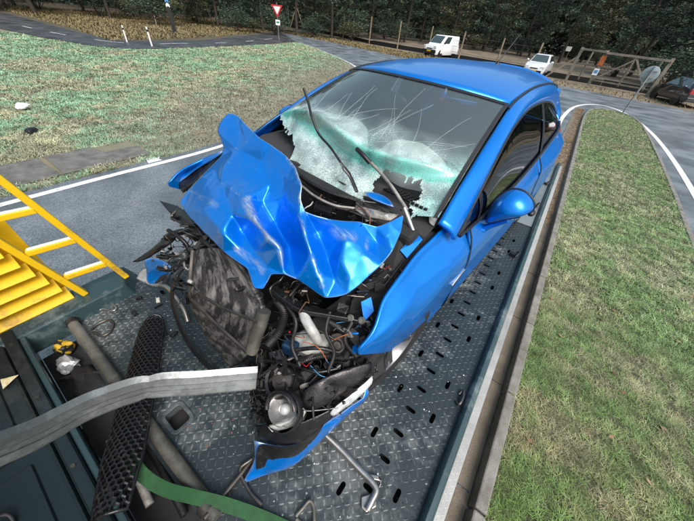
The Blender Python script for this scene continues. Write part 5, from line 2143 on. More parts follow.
def px_sheet(name, outline, inner, mt, parent, levels=3, rough=0.006, freq=9.0, solid=.004, crease=.35, seed=0.0, edges=(), relax=0):
    """sheet metal torn to an outline: control points (px, py, height above the deck), triangulated, subdivided and dented"""
    pts = outline + inner
    n_ = len(outline)
    ed = [(i, (i + 1) % n_) for i in range(n_)] + [tuple(e) for e in edges]
    vs, es, fs, ov, oe, of = delaunay_2d_cdt([Vector((p[0], p[1])) for p in pts], ed, [], 1, 1e-4)
    P3 = []
    for k, v in enumerate(vs):
        src = [pts[i] for i in ov[k]] or [min(pts, key=lambda p: (p[0] - v.x) ** 2 + (p[1] - v.y) ** 2)]
        P3.append(cq(v.x, v.y, src[0][2]))
    me = bpy.data.meshes.new(name)
    me.from_pydata([tuple(p) for p in P3], [], [tuple(f) for f in fs])
    bm = bmesh.new()
    bm.from_mesh(me)
    bmesh.ops.recalc_face_normals(bm, faces=bm.faces)
    cl = bm.edges.layers.float.get('crease_edge') or bm.edges.layers.float.new('crease_edge')
    for e in bm.edges:
        if len(e.link_faces) == 2:
            a = e.calc_face_angle(0)
            e[cl] = min(1, max(0, (a - .35) * 1.1)) * crease * 2
        else:
            e[cl] = .8
    up = sum((f.normal.z * f.calc_area() for f in bm.faces))
    if up < 0:
        bmesh.ops.reverse_faces(bm, faces=bm.faces)
    bm.to_mesh(me)
    bm.free()
    o = bpy.data.objects.new(name, me)
    COL.objects.link(o)
    md = o.modifiers.new('s', 'SUBSURF')
    md.levels = md.render_levels = levels
    if relax:
        md.subdivision_type = 'SIMPLE'
    dg = bpy.context.evaluated_depsgraph_get()
    ev = o.evaluated_get(dg)
    me2 = bpy.data.meshes.new_from_object(ev)
    o.modifiers.clear()
    o.data = me2
    me2.name = name
    if relax:                                     # flat facets with tight, slightly rounded creases
        bm = bmesh.new()
        bm.from_mesh(me2)
        inn = [v for v in bm.verts if not v.is_boundary]
        bnd = [v for v in bm.verts if v.is_boundary]
        for _ in range(relax):
            bmesh.ops.smooth_vert(bm, verts=inn, factor=.5, use_axis_x=True, use_axis_y=True, use_axis_z=True)
            new = {}
            for v in bnd:
                nb = [e.other_vert(v) for e in v.link_edges if e.is_boundary]
                if len(nb) == 2:
                    new[v] = v.co.lerp((nb[0].co + nb[1].co) / 2, .45)
            for v, c in new.items():
                v.co = c
        bm.to_mesh(me2)
        bm.free()
        me2.update()
    nrm = [v.normal.copy() for v in me2.vertices]
    for v, nn in zip(me2.vertices, nrm):
        p = v.co
        d = noise.noise(p * freq + Vector((seed, 0, 0))) + .5 * noise.noise(p * freq * 2.3 + Vector((0, seed, 0)))
        rdg = 1 - abs(noise.noise(p * freq * .8 + Vector((seed * 2, 3, 0)))) * 2
        v.co = p + nn * (rough * d + rough * .9 * max(0, rdg) ** 3)
    me2.shade_smooth()
    me2.set_sharp_from_angle(angle=radians(50))
    me2.materials.clear()
    me2.materials.append(MATS[mt])
    o.parent = parent
    if solid:
        sm = o.modifiers.new('solid', 'SOLIDIFY')
        sm.thickness = solid
    return o


HO = [(228, 113, 1.17), (237, 115, 1.18), (247, 126, 1.165), (258, 137, 1.15), (271, 145, 1.135), (284, 154, 1.125), (295, 167, 1.11), (302, 185, 1.085), (300, 198, 1.04), (305, 212, .995),
      (316, 216, .985), (328, 219, .975), (344, 221, .965), (360, 222, .96), (377, 227, .945), (390, 222, .965), (404, 214, .985), (401, 231, .94), (392, 252, .89), (381, 265, .865), (370, 275, .84), (358, 286, .815),
      (347, 294, .79), (336, 297, .775), (326, 298, .765), (316, 292, .775), (308, 286, .785), (297, 279, .80), (285, 274, .805), (271, 274, .79), (267, 282, .76), (263, 289, .735), (254, 288, .735), (250, 277, .75), (247, 268, .775),
      (235, 260, .775), (223, 251, .775), (208, 236, .77), (193, 221, .765), (184, 210, .765), (180, 201, .77), (190, 188, .82), (201, 176, .875), (212, 165, .925), (222, 155, .98), (224, 147, 1.02), (217, 131, 1.08), (221, 121, 1.13)]
HL = [[(217, 131, 1.08), (238, 150, 1.05), (262, 163, 1.045), (284, 176, 1.05), (300, 198, 1.04)],
      [(201, 176, .875), (222, 184, .935), (246, 199, .99)],
      [(246, 199, .99), (257, 222, .96), (270, 238, .935), (281, 248, .91), (285, 274, .805)],
      [(262, 203, .93), (275, 225, .835), (289, 248, .80), (297, 279, .80)],
      [(300, 198, 1.04), (299, 215, .99), (305, 235, .96), (312, 256, .905), (319, 276, .85), (326, 298, .765)],
      [(305, 212, .995), (318, 235, .88), (328, 258, .835), (335, 280, .81)],
      [(377, 227, .945), (376, 243, .88), (381, 265, .865)],
      [(404, 214, .985), (388, 238, .925), (392, 252, .89)]]
HX = [(215, 203, .915), (232, 213, .915), (204, 212, .865), (222, 232, .875), (243, 230, .825), (240, 250, .80), (256, 253, .80), (266, 266, .80), (270, 184, 1.0), (247, 178, 1.0), (224, 166, .985),
      (283, 196, .985), (345, 238, .945), (362, 253, .905), (350, 276, .85), (340, 258, .895), (290, 222, .92), (262, 150, 1.105), (240, 135, 1.11), (285, 165, 1.09)]
HI, HE = list(HX), []
for ln_ in HL:
    ids = []
    for p in ln_:
        k_ = next((i for i, q in enumerate(HO) if q[:2] == p[:2]), None)
        if k_ is None:
            j_ = next((i for i, q in enumerate(HI) if q[:2] == p[:2]), None)
            if j_ is None:
                HI.append(p)
                j_ = len(HI) - 1
            k_ = len(HO) + j_
        ids.append(k_)
    HE += list(zip(ids, ids[1:]))
hood = px_sheet('hood', HO, HI, 'blue_scuffed', car, 4, .0030, 8.0, .005, .9, 1.7, HE, 14)
hood['label'] = 'blue bonnet crumpled into folds'
# paint scraped off along the folds
SC = [([(246, 199, .99), (257, 222, .96), (270, 238, .935), (281, 248, .91), (284, 264, .86)], .030, 1.0), ([(288, 158, 1.12), (295, 167, 1.11), (302, 185, 1.085), (300, 198, 1.04), (305, 212, .995)], .014, .9),
      ([(299, 215, .99), (305, 235, .96), (312, 256, .905), (322, 286, .81)], .012, .8), ([(322, 224, .965), (336, 232, .95), (352, 236, .945)], .028, .55), ([(372, 230, .94), (364, 252, .89), (348, 278, .83)], .012, .8),
      ([(201, 176, .875), (222, 184, .935), (240, 195, .975)], .007, .6), ([(190, 190, .82), (205, 200, .885), (215, 205, .915)], .02, .4), ([(236, 250, .80), (250, 258, .80), (262, 270, .79)], .02, .6)]
SC = [(crv([tuple(cq(*p)) for p in a_], 6), w_, k_) for a_, w_, k_ in SC]
vals = np.zeros(len(hood.data.vertices), dtype=np.float32)
co = np.empty(len(vals) * 3, dtype=np.float32)
hood.data.vertices.foreach_get('co', co)
co = co.reshape(-1, 3)
for a_, w_, k_ in SC:
    P_ = np.array([tuple(p) for p in a_], dtype=np.float32)
    d_ = np.min(np.linalg.norm(co[:, None, :] - P_[None], axis=2), axis=1)
    vals = np.maximum(vals, k_ * np.clip(1.3 - d_ / w_, 0, 1))
at_ = hood.data.attributes.new('scuff', 'FLOAT', 'POINT')
at_.data.foreach_set('value', vals)

# ------------------------------------------------------------------ engine bay mass behind the torn front
eb = MB()
eb.box((-.02, .36, .62), (1.50, .10, .56))
eb.build('bulkhead', 'under_dark', car, bevel=.02)
en = MB()
en.box((.05, .10, .50), (.62, .34, .34), Matrix.Rotation(.2, 3, 'Z'))
en.blob((-.30, .12, .52), (.22, .20, .18), sub=3, wob=.3, seed=2)
en.build('engine_block', 'steel_dark', car, bevel=.03)
for sgn in (1, -1):
    MB().bar((.66 * sgn, .38, .58), (.62 * sgn, -.20, .52), .09, .12).build('chassis_leg', 'under_dark', car, bevel=.01)
MB().box((0.1, -.12, .20), (1.25, .40, .05), Matrix.Rotation(.05, 3, 'Z')).build('subframe', 'under_dark', car, bevel=.015)
ib = MB()
ib.add([cq(404, 225, .90), cq(440, 233, .86), cq(385, 298, .72), cq(352, 300, .66), cq(345, 330, .55), cq(372, 345, .55)], [(0, 1, 2, 3), (3, 2, 5, 4)])
ib.build('inner_wing', 'under_dark', car, solid=.01)
# blue inner wing brackets
for (q, nm) in [([(361, 302, .72), (371, 297, .74), (374, 311, .70), (364, 322, .66)], 'inner_wing_bracket'), ([(400, 250, .84), (418, 232, .88), (424, 238, .87), (407, 258, .82)], 'inner_wing_flange'),
                ([(392, 262, .80), (401, 252, .82), (406, 260, .80), (396, 270, .77)], 'inner_wing_flange')]:
    m_ = MB()
    m_.add([cq(*p) for p in q], [(0, 1, 2, 3)])
    m_.build(nm, 'blue_paint', car, solid=.006)

rn = random.Random(99)
tray = MB()
tray.add([cq(*p) for p in [(256, 346, .24), (300, 322, .30), (360, 318, .36), (384, 345, .34), (386, 372, .24), (345, 408, .24), (300, 425, .20), (262, 408, .18), (250, 372, .20)]], [tuple(range(9))])
tray.build('undertray', 'under_dark', car, solid=.012)


def clutter(poly, wr, n_, mats, parent, nm, size=(.03, .10), thick=(.006, .022), seed=1):
    """torn brackets, pipes and wires heaped inside an outline (pixels) between two heights"""
    r_ = random.Random(seed)
    xs, ys = [p[0] for p in poly], [p[1] for p in poly]
    made = 0
    groups = {}
    while made < n_:
        x, y = r_.uniform(min(xs), max(xs)), r_.uniform(min(ys), max(ys))
        c = False
        j = len(poly) - 1
        for i in range(len(poly)):
            if (poly[i][1] > y) != (poly[j][1] > y) and x < (poly[j][0] - poly[i][0]) * (y - poly[i][1]) / (poly[j][1] - poly[i][1]) + poly[i][0]:
                c = not c
            j = i
        if not c:
            continue
        w = r_.uniform(*wr)
        p = cq(x, y, w)
        d = Vector((r_.uniform(-1, 1), r_.uniform(-1, 1), r_.uniform(-.5, .5))).normalized()
        ln = r_.uniform(*size)
        th = r_.uniform(*thick)
        mb_ = MB()
        kind = r_.random()
        rnd = lambda k=1.0: Vector((r_.uniform(-k, k), r_.uniform(-k, k), r_.uniform(-k * .5, k * .7)))
        if kind < .30:                               # bent strip of metal or plastic
            pth = [p - d * ln * .5, p - d * ln * .12 + rnd(.22) * ln, p + d * ln * .2 + rnd(.22) * ln, p + d * ln * .5 + rnd(.12) * ln]
            mb_.ribbon(crv(pth, 3), th * r_.uniform(1.0, 2.6), .003, (r_.uniform(-1, 1), r_.uniform(-1, 1), r_.uniform(.1, 1)))
            name_ = 'bracket'
        elif kind < .48:                             # cable or hose
            pth = [p - d * ln * .9, p + rnd(.5) * ln, p + d * ln * .3 + rnd(.5) * ln, p + d * ln * .9]
            mb_.tube(crv(pth, 5), th * r_.choice([.16, .2, .25, .45]), 7)
            name_ = 'hose'
        elif kind < .92:                             # torn shard
            e1_ = d
            e2_ = rnd().cross(d).normalized()
            m_n = r_.randint(4, 6)
            ring_ = [p + (e1_ * cos(2 * pi * k_ / m_n) * .55 + e2_ * sin(2 * pi * k_ / m_n) * .32) * ln * r_.uniform(.45, 1.1) + rnd(.05) * ln for k_ in range(m_n)]
            mb_.prism(ring_, e1_.cross(e2_) * r_.uniform(.003, .012))
            name_ = 'shard'
        else:
            mb_.lathe([(0, th), (th * .8, th), (th * 1.1, 0), (th * 1.1, -th)], p, d, 12)
            name_ = 'bush'
        mb_.build(name_, r_.choice(mats), parent, smooth=40, bevel=.0015 if name_ == 'shard' else 0, seg=1)
        made += 1


DK = ['black_plastic', 'black_plastic', 'rubber', 'under_dark', 'steel_dark', 'trim_black']
DKB = DK + ['grey_dirty', 'black_plastic']
# bay between bonnet and right wing
clutter([(404, 226), (436, 232), (384, 292), (350, 298), (372, 276), (394, 252)], (.60, .80), 110, DKB + DK + ['blue_scuffed'], car, 'x', (.025, .09), (.005, .016), 11)
# middle: around the reservoir
clutter([(272, 292), (300, 300), (350, 320), (372, 345), (372, 362), (300, 372), (262, 372), (255, 350)], (.28, .52), 130, DK + ['black_plastic'] * 3 + ['grey_dirty'], car, 'x', (.04, .15), (.006, .026), 12)
# lower right: around the lamp
clutter([(262, 372), (372, 362), (384, 352), (372, 385), (345, 405), (318, 412), (300, 392), (268, 398)], (.26, .46), 130, DK * 2 + DKB, car, 'x', (.03, .13), (.005, .02), 13)
clutter([(255, 372), (275, 385), (268, 425), (258, 430), (252, 400)], (.16, .34), 40, DK, car, 'x', (.04, .12), (.006, .02), 18)
clutter([(240, 366), (262, 352), (275, 372), (262, 392), (246, 385)], (.20, .34), 40, DK, car, 'x', (.04, .12), (.006, .02), 19)
# left of the radiator
clutter([(160, 238), (190, 228), (200, 240), (194, 262), (190, 300), (170, 290), (150, 262)], (.42, .66), 60, DK + DKB, car, 'x', (.03, .11), (.005, .016), 14)
# below the windscreen
clutter([(308, 190), (352, 198), (398, 205), (420, 200), (435, 222), (404, 214), (377, 222), (330, 215), (306, 208)], (.80, .90), 90, DKB + DK + ['white_plastic', 'rust'], car, 'x', (.03, .12), (.004, .014), 15)
# under the left edge of the bonnet
clutter([(180, 206), (200, 232), (230, 258), (250, 275), (250, 290), (220, 262), (190, 235), (170, 215)], (.60, .70), 34, DK, car, 'x', (.04, .14), (.008, .024), 16)
clutter([(350, 302), (372, 298), (382, 305), (380, 335), (362, 350), (345, 335)], (.52, .66), 46, DK + ['blue_paint', 'grey_dirty'], car, 'x', (.03, .10), (.005, .018), 21)
clutter([(262, 290), (272, 276), (300, 284), (322, 300), (300, 306), (275, 300)], (.58, .70), 22, DK + ['rust'], car, 'x', (.04, .10), (.006, .02), 17)


# ------------------------------------------------------------------ radiators
def fin_mat(name, base, pale, scale):
    m = mat(name, base, 0.55, 0.5)
    n, l = m.node_tree.nodes, m.node_tree.links
    b = n['Principled BSDF']
    tc = n.new('ShaderNodeTexCoord')
    wv = n.new('ShaderNodeTexWave')
    wv.inputs['Scale'].default_value = scale
    wv.inputs['Distortion'].default_value = 1.2
    wv.inputs['Detail'].default_value = 2
    wv.bands_direction = 'X'
    l.new(tc.outputs['UV'], wv.inputs['Vector'])
    nz = n.new('ShaderNodeTexNoise')
    nz.inputs['Scale'].default_value = 1.0
    nz.inputs['Detail'].default_value = 9
    nz.inputs['Roughness'].default_value = .7
    mp = n.new('ShaderNodeMapping')
    mp.inputs['Scale'].default_value = (6, 2.4, 1)
    l.new(tc.outputs['UV'], mp.inputs[0])
    l.new(mp.outputs[0], nz.inputs['Vector'])
    r = n.new('ShaderNodeMapRange')
    r.inputs[1].default_value, r.inputs[2].default_value = .47, .60
    l.new(nz.outputs[0], r.inputs[0])
    mx = n.new('ShaderNodeMix')
    mx.data_type = 'RGBA'
    mx.inputs[6].default_value = (*base, 1)
    mx.inputs[7].default_value = (*pale, 1)
    l.new(r.outputs[0], mx.inputs[0])
    m2 = n.new('ShaderNodeMix')
    m2.data_type = 'RGBA'
    m2.blend_type = 'MULTIPLY'
    m2.inputs[0].default_value = .75
    l.new(mx.outputs[2], m2.inputs[6])
    l.new(wv.outputs[0], m2.inputs[7])
    l.new(m2.outputs[2], b.inputs['Base Color'])
    bp = n.new('ShaderNodeBump')
    bp.inputs['Strength'].default_value = .9
    bp.inputs['Distance'].default_value = .006
    l.new(wv.outputs[0], bp.inputs['Height'])
    l.new(bp.outputs[0], b.inputs['Normal'])


fin_mat('radiator_fins', (0.050, 0.052, 0.052), (0.46, 0.465, 0.45), 34)
fin_mat('condenser_fins', (0.070, 0.072, 0.072), (0.40, 0.40, 0.39), 22)


def px_patch(name, ctrl, mt, parent, nn=28, rough=.010, freq=7, solid=.035, seed=0.0):
    C_ = [crv([tuple(cq(*p)) for p in row], 10) for row in ctrl]
    cols_ = list(zip(*C_))
    G = [crv([tuple(p) for p in c], 10) for c in cols_]     # G[col][row]
    nr, nc = len(G[0]), len(G)
    rows = []
    for i in range(nr):
        r = []
        for j in range(nc):
            p = G[j][i]
            p = p + Vector((.3, -.7, .65)) * rough * (noise.noise(p * freq + Vector((seed, 0, 0))) + .6 * noise.noise(p * freq * 2.7))
            r.append(p)
        rows.append(r)
    mb_ = MB().grid(rows)
    o = mb_.build(name, mt, parent, smooth=60, solid=solid, offset=-1)
    uv = o.data.uv_layers.new(name='UVMap')
    for lp_ in o.data.loops:
        vi = lp_.vertex_index
        uv.data[lp_.index].uv = ((vi % nc) / (nc - 1), (vi // nc) / (nr - 1))
    return o


rad = px_patch('radiator', [[(193, 251, .68), (210, 248, .73), (228, 250, .77)], [(190, 272, .62), (219, 272, .68), (250, 284, .72)], [(190, 290, .55), (221, 304, .58), (262, 315, .63)], [(192, 299, .50), (218, 326, .46), (247, 352, .43)]],
               'radiator_fins', car, rough=.016, freq=9, solid=.03)
con = px_patch('condenser', [[(190, 299, .47), (217, 327, .44), (247, 355, .42)], [(189, 304, .42), (210, 334, .39), (240, 362, .37)], [(192, 310, .36), (207, 338, .34), (231, 367, .32)]],
               'condenser_fins', car, rough=.010, freq=11, solid=.03, seed=4)
t = MB()
t.tube([cq(196, 292, .545), cq(222, 308, .60), cq(258, 322, .635)], .008, 6)
t.tube([cq(190, 297, .50), cq(217, 325, .475), cq(247, 352, .45)], .010, 6)
t.tube([cq(193, 251, .69), cq(191, 275, .63), cq(190, 297, .51)], .012, 6)
t.build('radiator_frame', 'steel_dark', rad, smooth=50)
t = MB()
a_, b_ = cq(264, 311, .66), cq(252, 352, .46)
t.tube([a_, a_.lerp(b_, .3) + Vector((.004, 0, .002)), a_.lerp(b_, .62) - Vector((.005, 0, 0)), b_], [.031, .029, .031, .028], 16)
tk = t.build('receiver_tube', 'pipe_steel', car, smooth=40)
MB().lathe([(.024, .002), (.024, -.02), (0, -.02)], a_, (a_ - b_), 14).build('tube_mouth', 'under_dark', tk)
# cross member with bolts
cb = [cq(272, 288, .68), cq(286, 299, .675), cq(302, 309, .67), cq(328, 314, .665), cq(351, 318, .66), cq(367, 322, .65)]
xm_ = MB().ribbon(crv(cb, 6), .050, .022, (.3, -1, .5)).build('cross_member', 'black_plastic', car, smooth=30, bevel=.004)
for x, y in ((350.5, 318), (361.5, 320.5)):
    MB().lathe([(0, .018), (.010, .018), (.0105, .006), (.016, .005), (.016, -.006)], cq(x, y, .675), (.2, -.6, .8), 12).build('bolt', 'pipe_steel', xm_, smooth=40)
# washer reservoir and filler neck
rv = MB()
rv.blob(cq(313, 342, .50), (.085, .07, .07), Matrix.Rotation(.3, 3, 'Z'), 3, .35, 5)
res = rv.build('washer_reservoir', 'white_plastic', car, smooth=80)
MB().tube(crv([cq(303, 311, .66), cq(306, 320, .655), cq(313, 332, .63), cq(319, 342, .56)], 6), .0225, 14).build('filler_neck', 'white_plastic', res, smooth=60)
MB().box(cq(291, 348, .50), (.075, .05, .08), Matrix.Rotation(.4, 3, 'Z')).build('battery_box', mat('blue_box', (.004, .025, .06), .4), car, bevel=.012)
MB().blob(cq(289.5, 332, .53), (.006, .006, .006), sub=2).build('red_cap', mat('red_cap', (.45, .01, .02), .4), car, smooth=80)
MB().lathe([(0, .012), (.018, .012), (.024, .0), (.050, -.006), (.056, -.03), (.03, -.06)], cq(281, 379, .45), (-.1, -.5, .8), 20).build('fan_motor', 'steel_dark', car, smooth=40)
MB().lathe([(.070, .00), (.082, .006), (.082, -.03), (.070, -.03)], cq(281, 379, .44), (-.1, -.5, .8), 24).build('fan_ring', 'black_plastic', car, smooth=40)


# hoses, looms and castings that run through the bay
def corrugated(pts, r0, name, m):
    pth = crv([tuple(cq(*p)) for p in pts], 22)
    return MB().tube(pth, [r0 * (1.0 if k % 2 else .82) for k in range(len(pth))], 12).build(name, m, car, smooth=30)


corrugated([(276, 300, .60), (284, 312, .62), (280, 330, .58), (268, 345, .52)], .020, 'intake_hose', 'rubber')
corrugated([(330, 322, .60), (342, 330, .62), (350, 342, .58), (345, 358, .52)], .017, 'intake_hose', 'rubber')
corrugated([(300, 362, .50), (322, 356, .53), (345, 358, .52), (366, 352, .50)], .013, 'loom_conduit', 'black_plastic')
corrugated([(168, 230, .62), (180, 238, .64), (188, 248, .62), (186, 262, .56)], .012, 'loom_conduit', 'black_plastic')
for k_, (pts, r0, m_) in enumerate([([(286, 304, .66), (296, 322, .64), (292, 345, .56), (300, 366, .50)], .009, 'rubber'), ([(330, 312, .68), (326, 332, .64), (334, 352, .56), (328, 372, .50)], .008, 'rubber'),
                                    ([(352, 322, .67), (345, 340, .62), (356, 356, .55)], .011, 'rubber'), ([(262, 360, .44), (290, 364, .48), (315, 372, .50), (340, 368, .50)], .007, 'black_plastic'),
                                    ([(300, 325, .60), (318, 330, .625), (336, 340, .60)], .005, 'trim_black'), ([(296, 350, .55), (318, 348, .58), (338, 352, .55)], .009, 'black_plastic'),
                                    ([(385, 285, .76), (398, 268, .79), (412, 250, .82), (424, 240, .84)], .007, 'rubber'), ([(372, 290, .72), (390, 272, .76), (404, 256, .79)], .005, 'trim_black'),
                                    ([(310, 196, .91), (330, 205, .92), (352, 212, .915), (376, 222, .90)], .007, 'rubber'), ([(352, 200, .95), (364, 210, .93), (372, 222, .90)], .006, 'steel_dark'),
                                    ([(205, 242, .68), (225, 258, .69), (246, 276, .69), (262, 296, .67)], .012, 'rubber'), ([(256, 352, .42), (262, 366, .38), (256, 385, .30), (266, 402, .24)], .010, 'rubber')]):
    MB().tube(crv([tuple(cq(*p)) for p in pts], 7), r0, 10).build('hose', m_, car, smooth=60)
wl_ = random.Random(3)
for k_ in range(26):
    c_ = [(318, 362, .51), (300, 340, .58), (345, 330, .64), (395, 266, .78), (366, 208, .93)][k_ % 5]
    p0 = (c_[0] + wl_.uniform(-16, 16), c_[1] + wl_.uniform(-10, 10), c_[2])
    p1 = (p0[0] + wl_.uniform(-18, 18), p0[1] + wl_.uniform(-14, 14), c_[2] + wl_.uniform(-.02, .03))
    p2 = (p1[0] + wl_.uniform(-14, 14), p1[1] + wl_.uniform(-14, 14), c_[2] - .03)
    MB().tube(crv([tuple(cq(*p)) for p in (p0, p1, p2)], 7), .0018, 5).build('wire', wl_.choice(['trim_black', 'trim_black', 'grey_dirty', 'sign_red', 'sign_blue', 'sign_orange']), car, smooth=60)
al_c, al_a = cq(338, 344, .52), Vector((.3, -.6, .7))
alt = MB().lathe([(0, .03), (.018, .03), (.02, .012), (.050, .010), (.058, -.01), (.058, -.05), (.04, -.07)], al_c, al_a, 24).build('alternator', 'steel_dark', car, smooth=35)
MB().lathe([(.030, .034), (.034, .03), (.028, .024), (.034, .018), (.030, .012)], al_c, al_a, 24).build('pulley', 'grey_dirty', alt, smooth=30)
sx_ = cq(398, 270, .77)
tw = MB().lathe([(0, .012), (.022, .012), (.026, .002), (.062, .0), (.070, -.02)], sx_, (-.1, -.1, 1), 24).build('strut_top', 'under_dark', car, smooth=35)
for k_ in range(3):
    MB().lathe([(0, .014), (.008, .014), (.008, 0)], sx_ + Vector((.045 * cos(k_ * 2.1), .045 * sin(k_ * 2.1), .004)), (0, 0, 1), 8).build('nut', 'pipe_steel', tw)
for q_ in [[(300, 372, .47), (318, 364, .50), (322, 372, .47), (304, 382, .44)], [(338, 300, .70), (350, 306, .69), (346, 314, .68), (336, 310, .68)], [(268, 352, .46), (282, 348, .48), (286, 360, .46), (272, 366, .44)],
           [(352, 340, .58), (366, 334, .60), (370, 346, .57), (358, 354, .55)], [(316, 200, .92), (334, 206, .93), (330, 213, .92), (314, 207, .91)]]:
    MB().prism([cq(*p) for p in q_], (.002, -.004, -.022)).build('housing', 'black_plastic', car, bevel=.005)
# ------------------------------------------------------------------ headlamp and bumper corner
hl = empty('headlamp')
hl.parent = car
hc = cq(283, 410, .41)
ax_ = Vector((.10, -.62, .78)).normalized()
MB().lathe([(.080, .02), (.086, .012), (.088, -.05), (.05, -.10)], hc, ax_, 28).build('lamp_housing', 'black_plastic', hl, smooth=40)
MB().lathe([(0, -.045), (.025, -.042), (.045, -.030), (.062, -.005), (.066, .008)], hc, ax_, 28).build('reflector_bowl', 'reflector', hl, smooth=60)
MB().blob(hc + ax_ * -.015, (.024, .024, .024), sub=3).build('bulb', 'lens', hl, smooth=80)
MB().tube(crv([tuple(hc + ax_ * .02 + Vector((.075 * cos(t_), .050 * sin(t_), .055 * sin(t_)))) for t_ in [.2 * k for k in range(4, 20)]], 2), .011, 6).build('bezel', 'black_plastic', hl, smooth=60)
w_ = MB()
w_.add([cq(*p) for p in [(268, 427, .36), (290, 421, .40), (300, 413, .42), (297, 405, .43), (306, 412, .42), (300, 424, .38), (286, 429, .36), (272, 432, .34)]], [(0, 1, 2, 3, 4, 5, 6, 7)])
w_.build('lamp_flange', 'white_plastic', hl, solid=.008)
px_sheet('lamp_cover', [(300, 392, .46), (320, 380, .50), (345, 368, .52), (371, 362, .50), (374, 372, .47), (352, 388, .44), (330, 402, .42), (312, 413, .40), (303, 405, .43)],
         [(322, 392, .475), (345, 379, .495), (333, 388, .455)], 'black_plastic', hl, 2, .003, 12, .006)
px_sheet('lamp_lens', [(327, 413, .40), (345, 400, .42), (362, 386, .44), (372, 376, .46), (374, 382, .44), (362, 396, .40), (345, 408, .38), (333, 416, .37)], [(352, 397, .42)], 'lens', hl, 2, .003, 14, .005)
px_sheet('bumper_core', [(257, 428, .30), (266, 424, .35), (290, 430, .36), (318, 416, .38), (340, 405, .38), (336, 414, .33), (316, 432, .28), (296, 446, .22), (272, 446, .20), (258, 438, .24)],
         [(285, 437, .30), (310, 425, .33)], 'black_plastic', car, 2, .005, 10, .006)
bp_ = px_sheet('bumper_corner', [(254, 441, .22), (275, 447, .20), (296, 446, .20), (312, 435, .25), (328, 421, .31), (345, 411, .36), (363, 398, .40), (366, 386, .42), (369, 392, .40), (364, 402, .36), (346, 417, .29), (328, 434, .20), (308, 454, .10), (290, 470, .055),
                                 (270, 473, .04), (256, 478, .025), (242, 484, .015), (250, 470, .06), (256, 458, .12)],
               [(275, 460, .12), (292, 456, .13), (312, 443, .20), (330, 426, .29)], 'blue_scuffed', car, 2, .003, 9, .004, .6)
# dark inner face of that corner
px_sheet('bumper_liner', [(255, 441, .235), (275, 447, .215), (296, 446, .215), (312, 435, .262), (324, 424, .305), (318, 436, .235), (303, 451, .145), (288, 462, .085), (270, 466, .07), (256, 470, .07)], [(278, 456, .15), (298, 451, .17)],
         'black_plastic', bp_, 2, .003, 9, .0)

# ------------------------------------------------------------------ left front remains
px_sheet('wing_stub', [(173, 182, .66), (184, 172, .70), (199, 162, .78), (212, 157, .85), (222, 152, .90), (212, 164, .83), (200, 175, .76), (190, 186, .70), (183, 193, .62)], [(192, 176, .70), (205, 166, .78)], 'black_plastic', car, 2, .004, 9, .006)
px_sheet('wing_edge', [(176, 178, .70), (199, 161, .80), (222, 150, .93), (222, 155, .91), (200, 166, .775), (180, 182, .68)], [], 'blue_scuffed', car, 2, .002, 9, .004)
px_sheet('lamp_bracket', [(160, 201, .62), (168, 203, .63), (182, 207, .66), (192, 221, .68), (205, 238, .68), (200, 240, .64), (186, 228, .62), (170, 214, .60)], [(182, 215, .65)], 'black_plastic', car, 2, .004, 9, .008)
px_sheet('arch_blade', [(132, 262, .42), (146, 253, .46), (158, 243, .52), (166, 236, .57), (176, 236, .58), (172, 243, .54), (162, 250, .50), (150, 257, .45), (138, 262, .42)], [(160, 246, .53)], 'black_plastic', car, 2, .003, 9, .010)
MB().tube(crv([cq(166, 238, .57), cq(174, 234, .60), cq(184, 232, .62), (cq(196, 238, .62))], 5), .02, 8).build('arm', 'black_plastic', car, smooth=50)
px_sheet('bumper_fragment', [(144, 259, .26), (152, 257, .30), (168, 262, .32), (173, 270, .30), (166, 278, .20), (152, 286, .10), (146, 282, .12), (147, 272, .20)], [(158, 268, .28), (156, 277, .16)], 'blue_scuffed', car, 2, .004, 10, .005)
px_sheet('bumper_fragment', [(146, 266, .20), (140, 272, .12), (136, 279, .05), (146, 284, .04), (158, 288, .03), (168, 284, .06), (160, 280, .14)], [(150, 278, .10)], 'lens', car, 2, .003, 10, .005)
MB().tube(crv([cq(160, 285, .12), cq(168, 288, .15), cq(176, 297, .14), cq(184, 310, .10), cq(188, 322, .06)], 5), .016, 10).build('pipe', 'steel_bright', car, smooth=60)
MB().ribbon(crv([cq(188, 262, .42), cq(177, 277, .34), cq(172, 296, .24), cq(177, 318, .15), cq(188, 342, .09), cq(204, 362, .06), (cq(220, 376, .05))], 8), .045, .010, (.7, .3, .6)).build('rubber_seal', 'rubber', car, smooth=60)
MB().tube(crv([cq(186, 256, .60), cq(184, 263, .60), cq(188, 270, .58), cq(193, 264, .60)], 5), .008, 8).build('clip', 'steel_bright', car, smooth=60)

# ------------------------------------------------------------------ wiper arms, cowl
MB().ribbon(crv([cq(300, 176, .985), cq(315, 187, .975), cq(335, 197, .965), cq(356, 203, .955)], 6), .075, .012, (0, -.6, .8)).build('cowl_panel', 'black_plastic', car, smooth=60)
MB().ribbon(crv([cq(302, 186, .955), cq(316, 197, .945), cq(335, 206, .935), cq(354, 209, .93)], 6), .022, .010, (0, -.6, .8)).build('cowl_lip', 'grey_dirty', car, smooth=60)
w1 = MB()
w1.tube(crv([cq(303.5, 88, 1.405), cq(308, 101, 1.36), cq(312, 117, 1.30), cq(319, 134, 1.24), cq(331, 148, 1.17), cq(341, 163, 1.10)], 5), .0055, 8)
wa = w1.build('wiper_arm', 'trim_black', car, smooth=60)
MB().tube(crv([cq(338, 158, 1.12), cq(344, 168, 1.08), cq(350, 176, 1.05), cq(357, 192, 1.0)], 5), [.008] * 5 + [.014] * 5 + [.012] * 5 + [.010], 8, flat=.6).build('wiper_spring', 'black_plastic', wa, smooth=60)
w2 = MB()
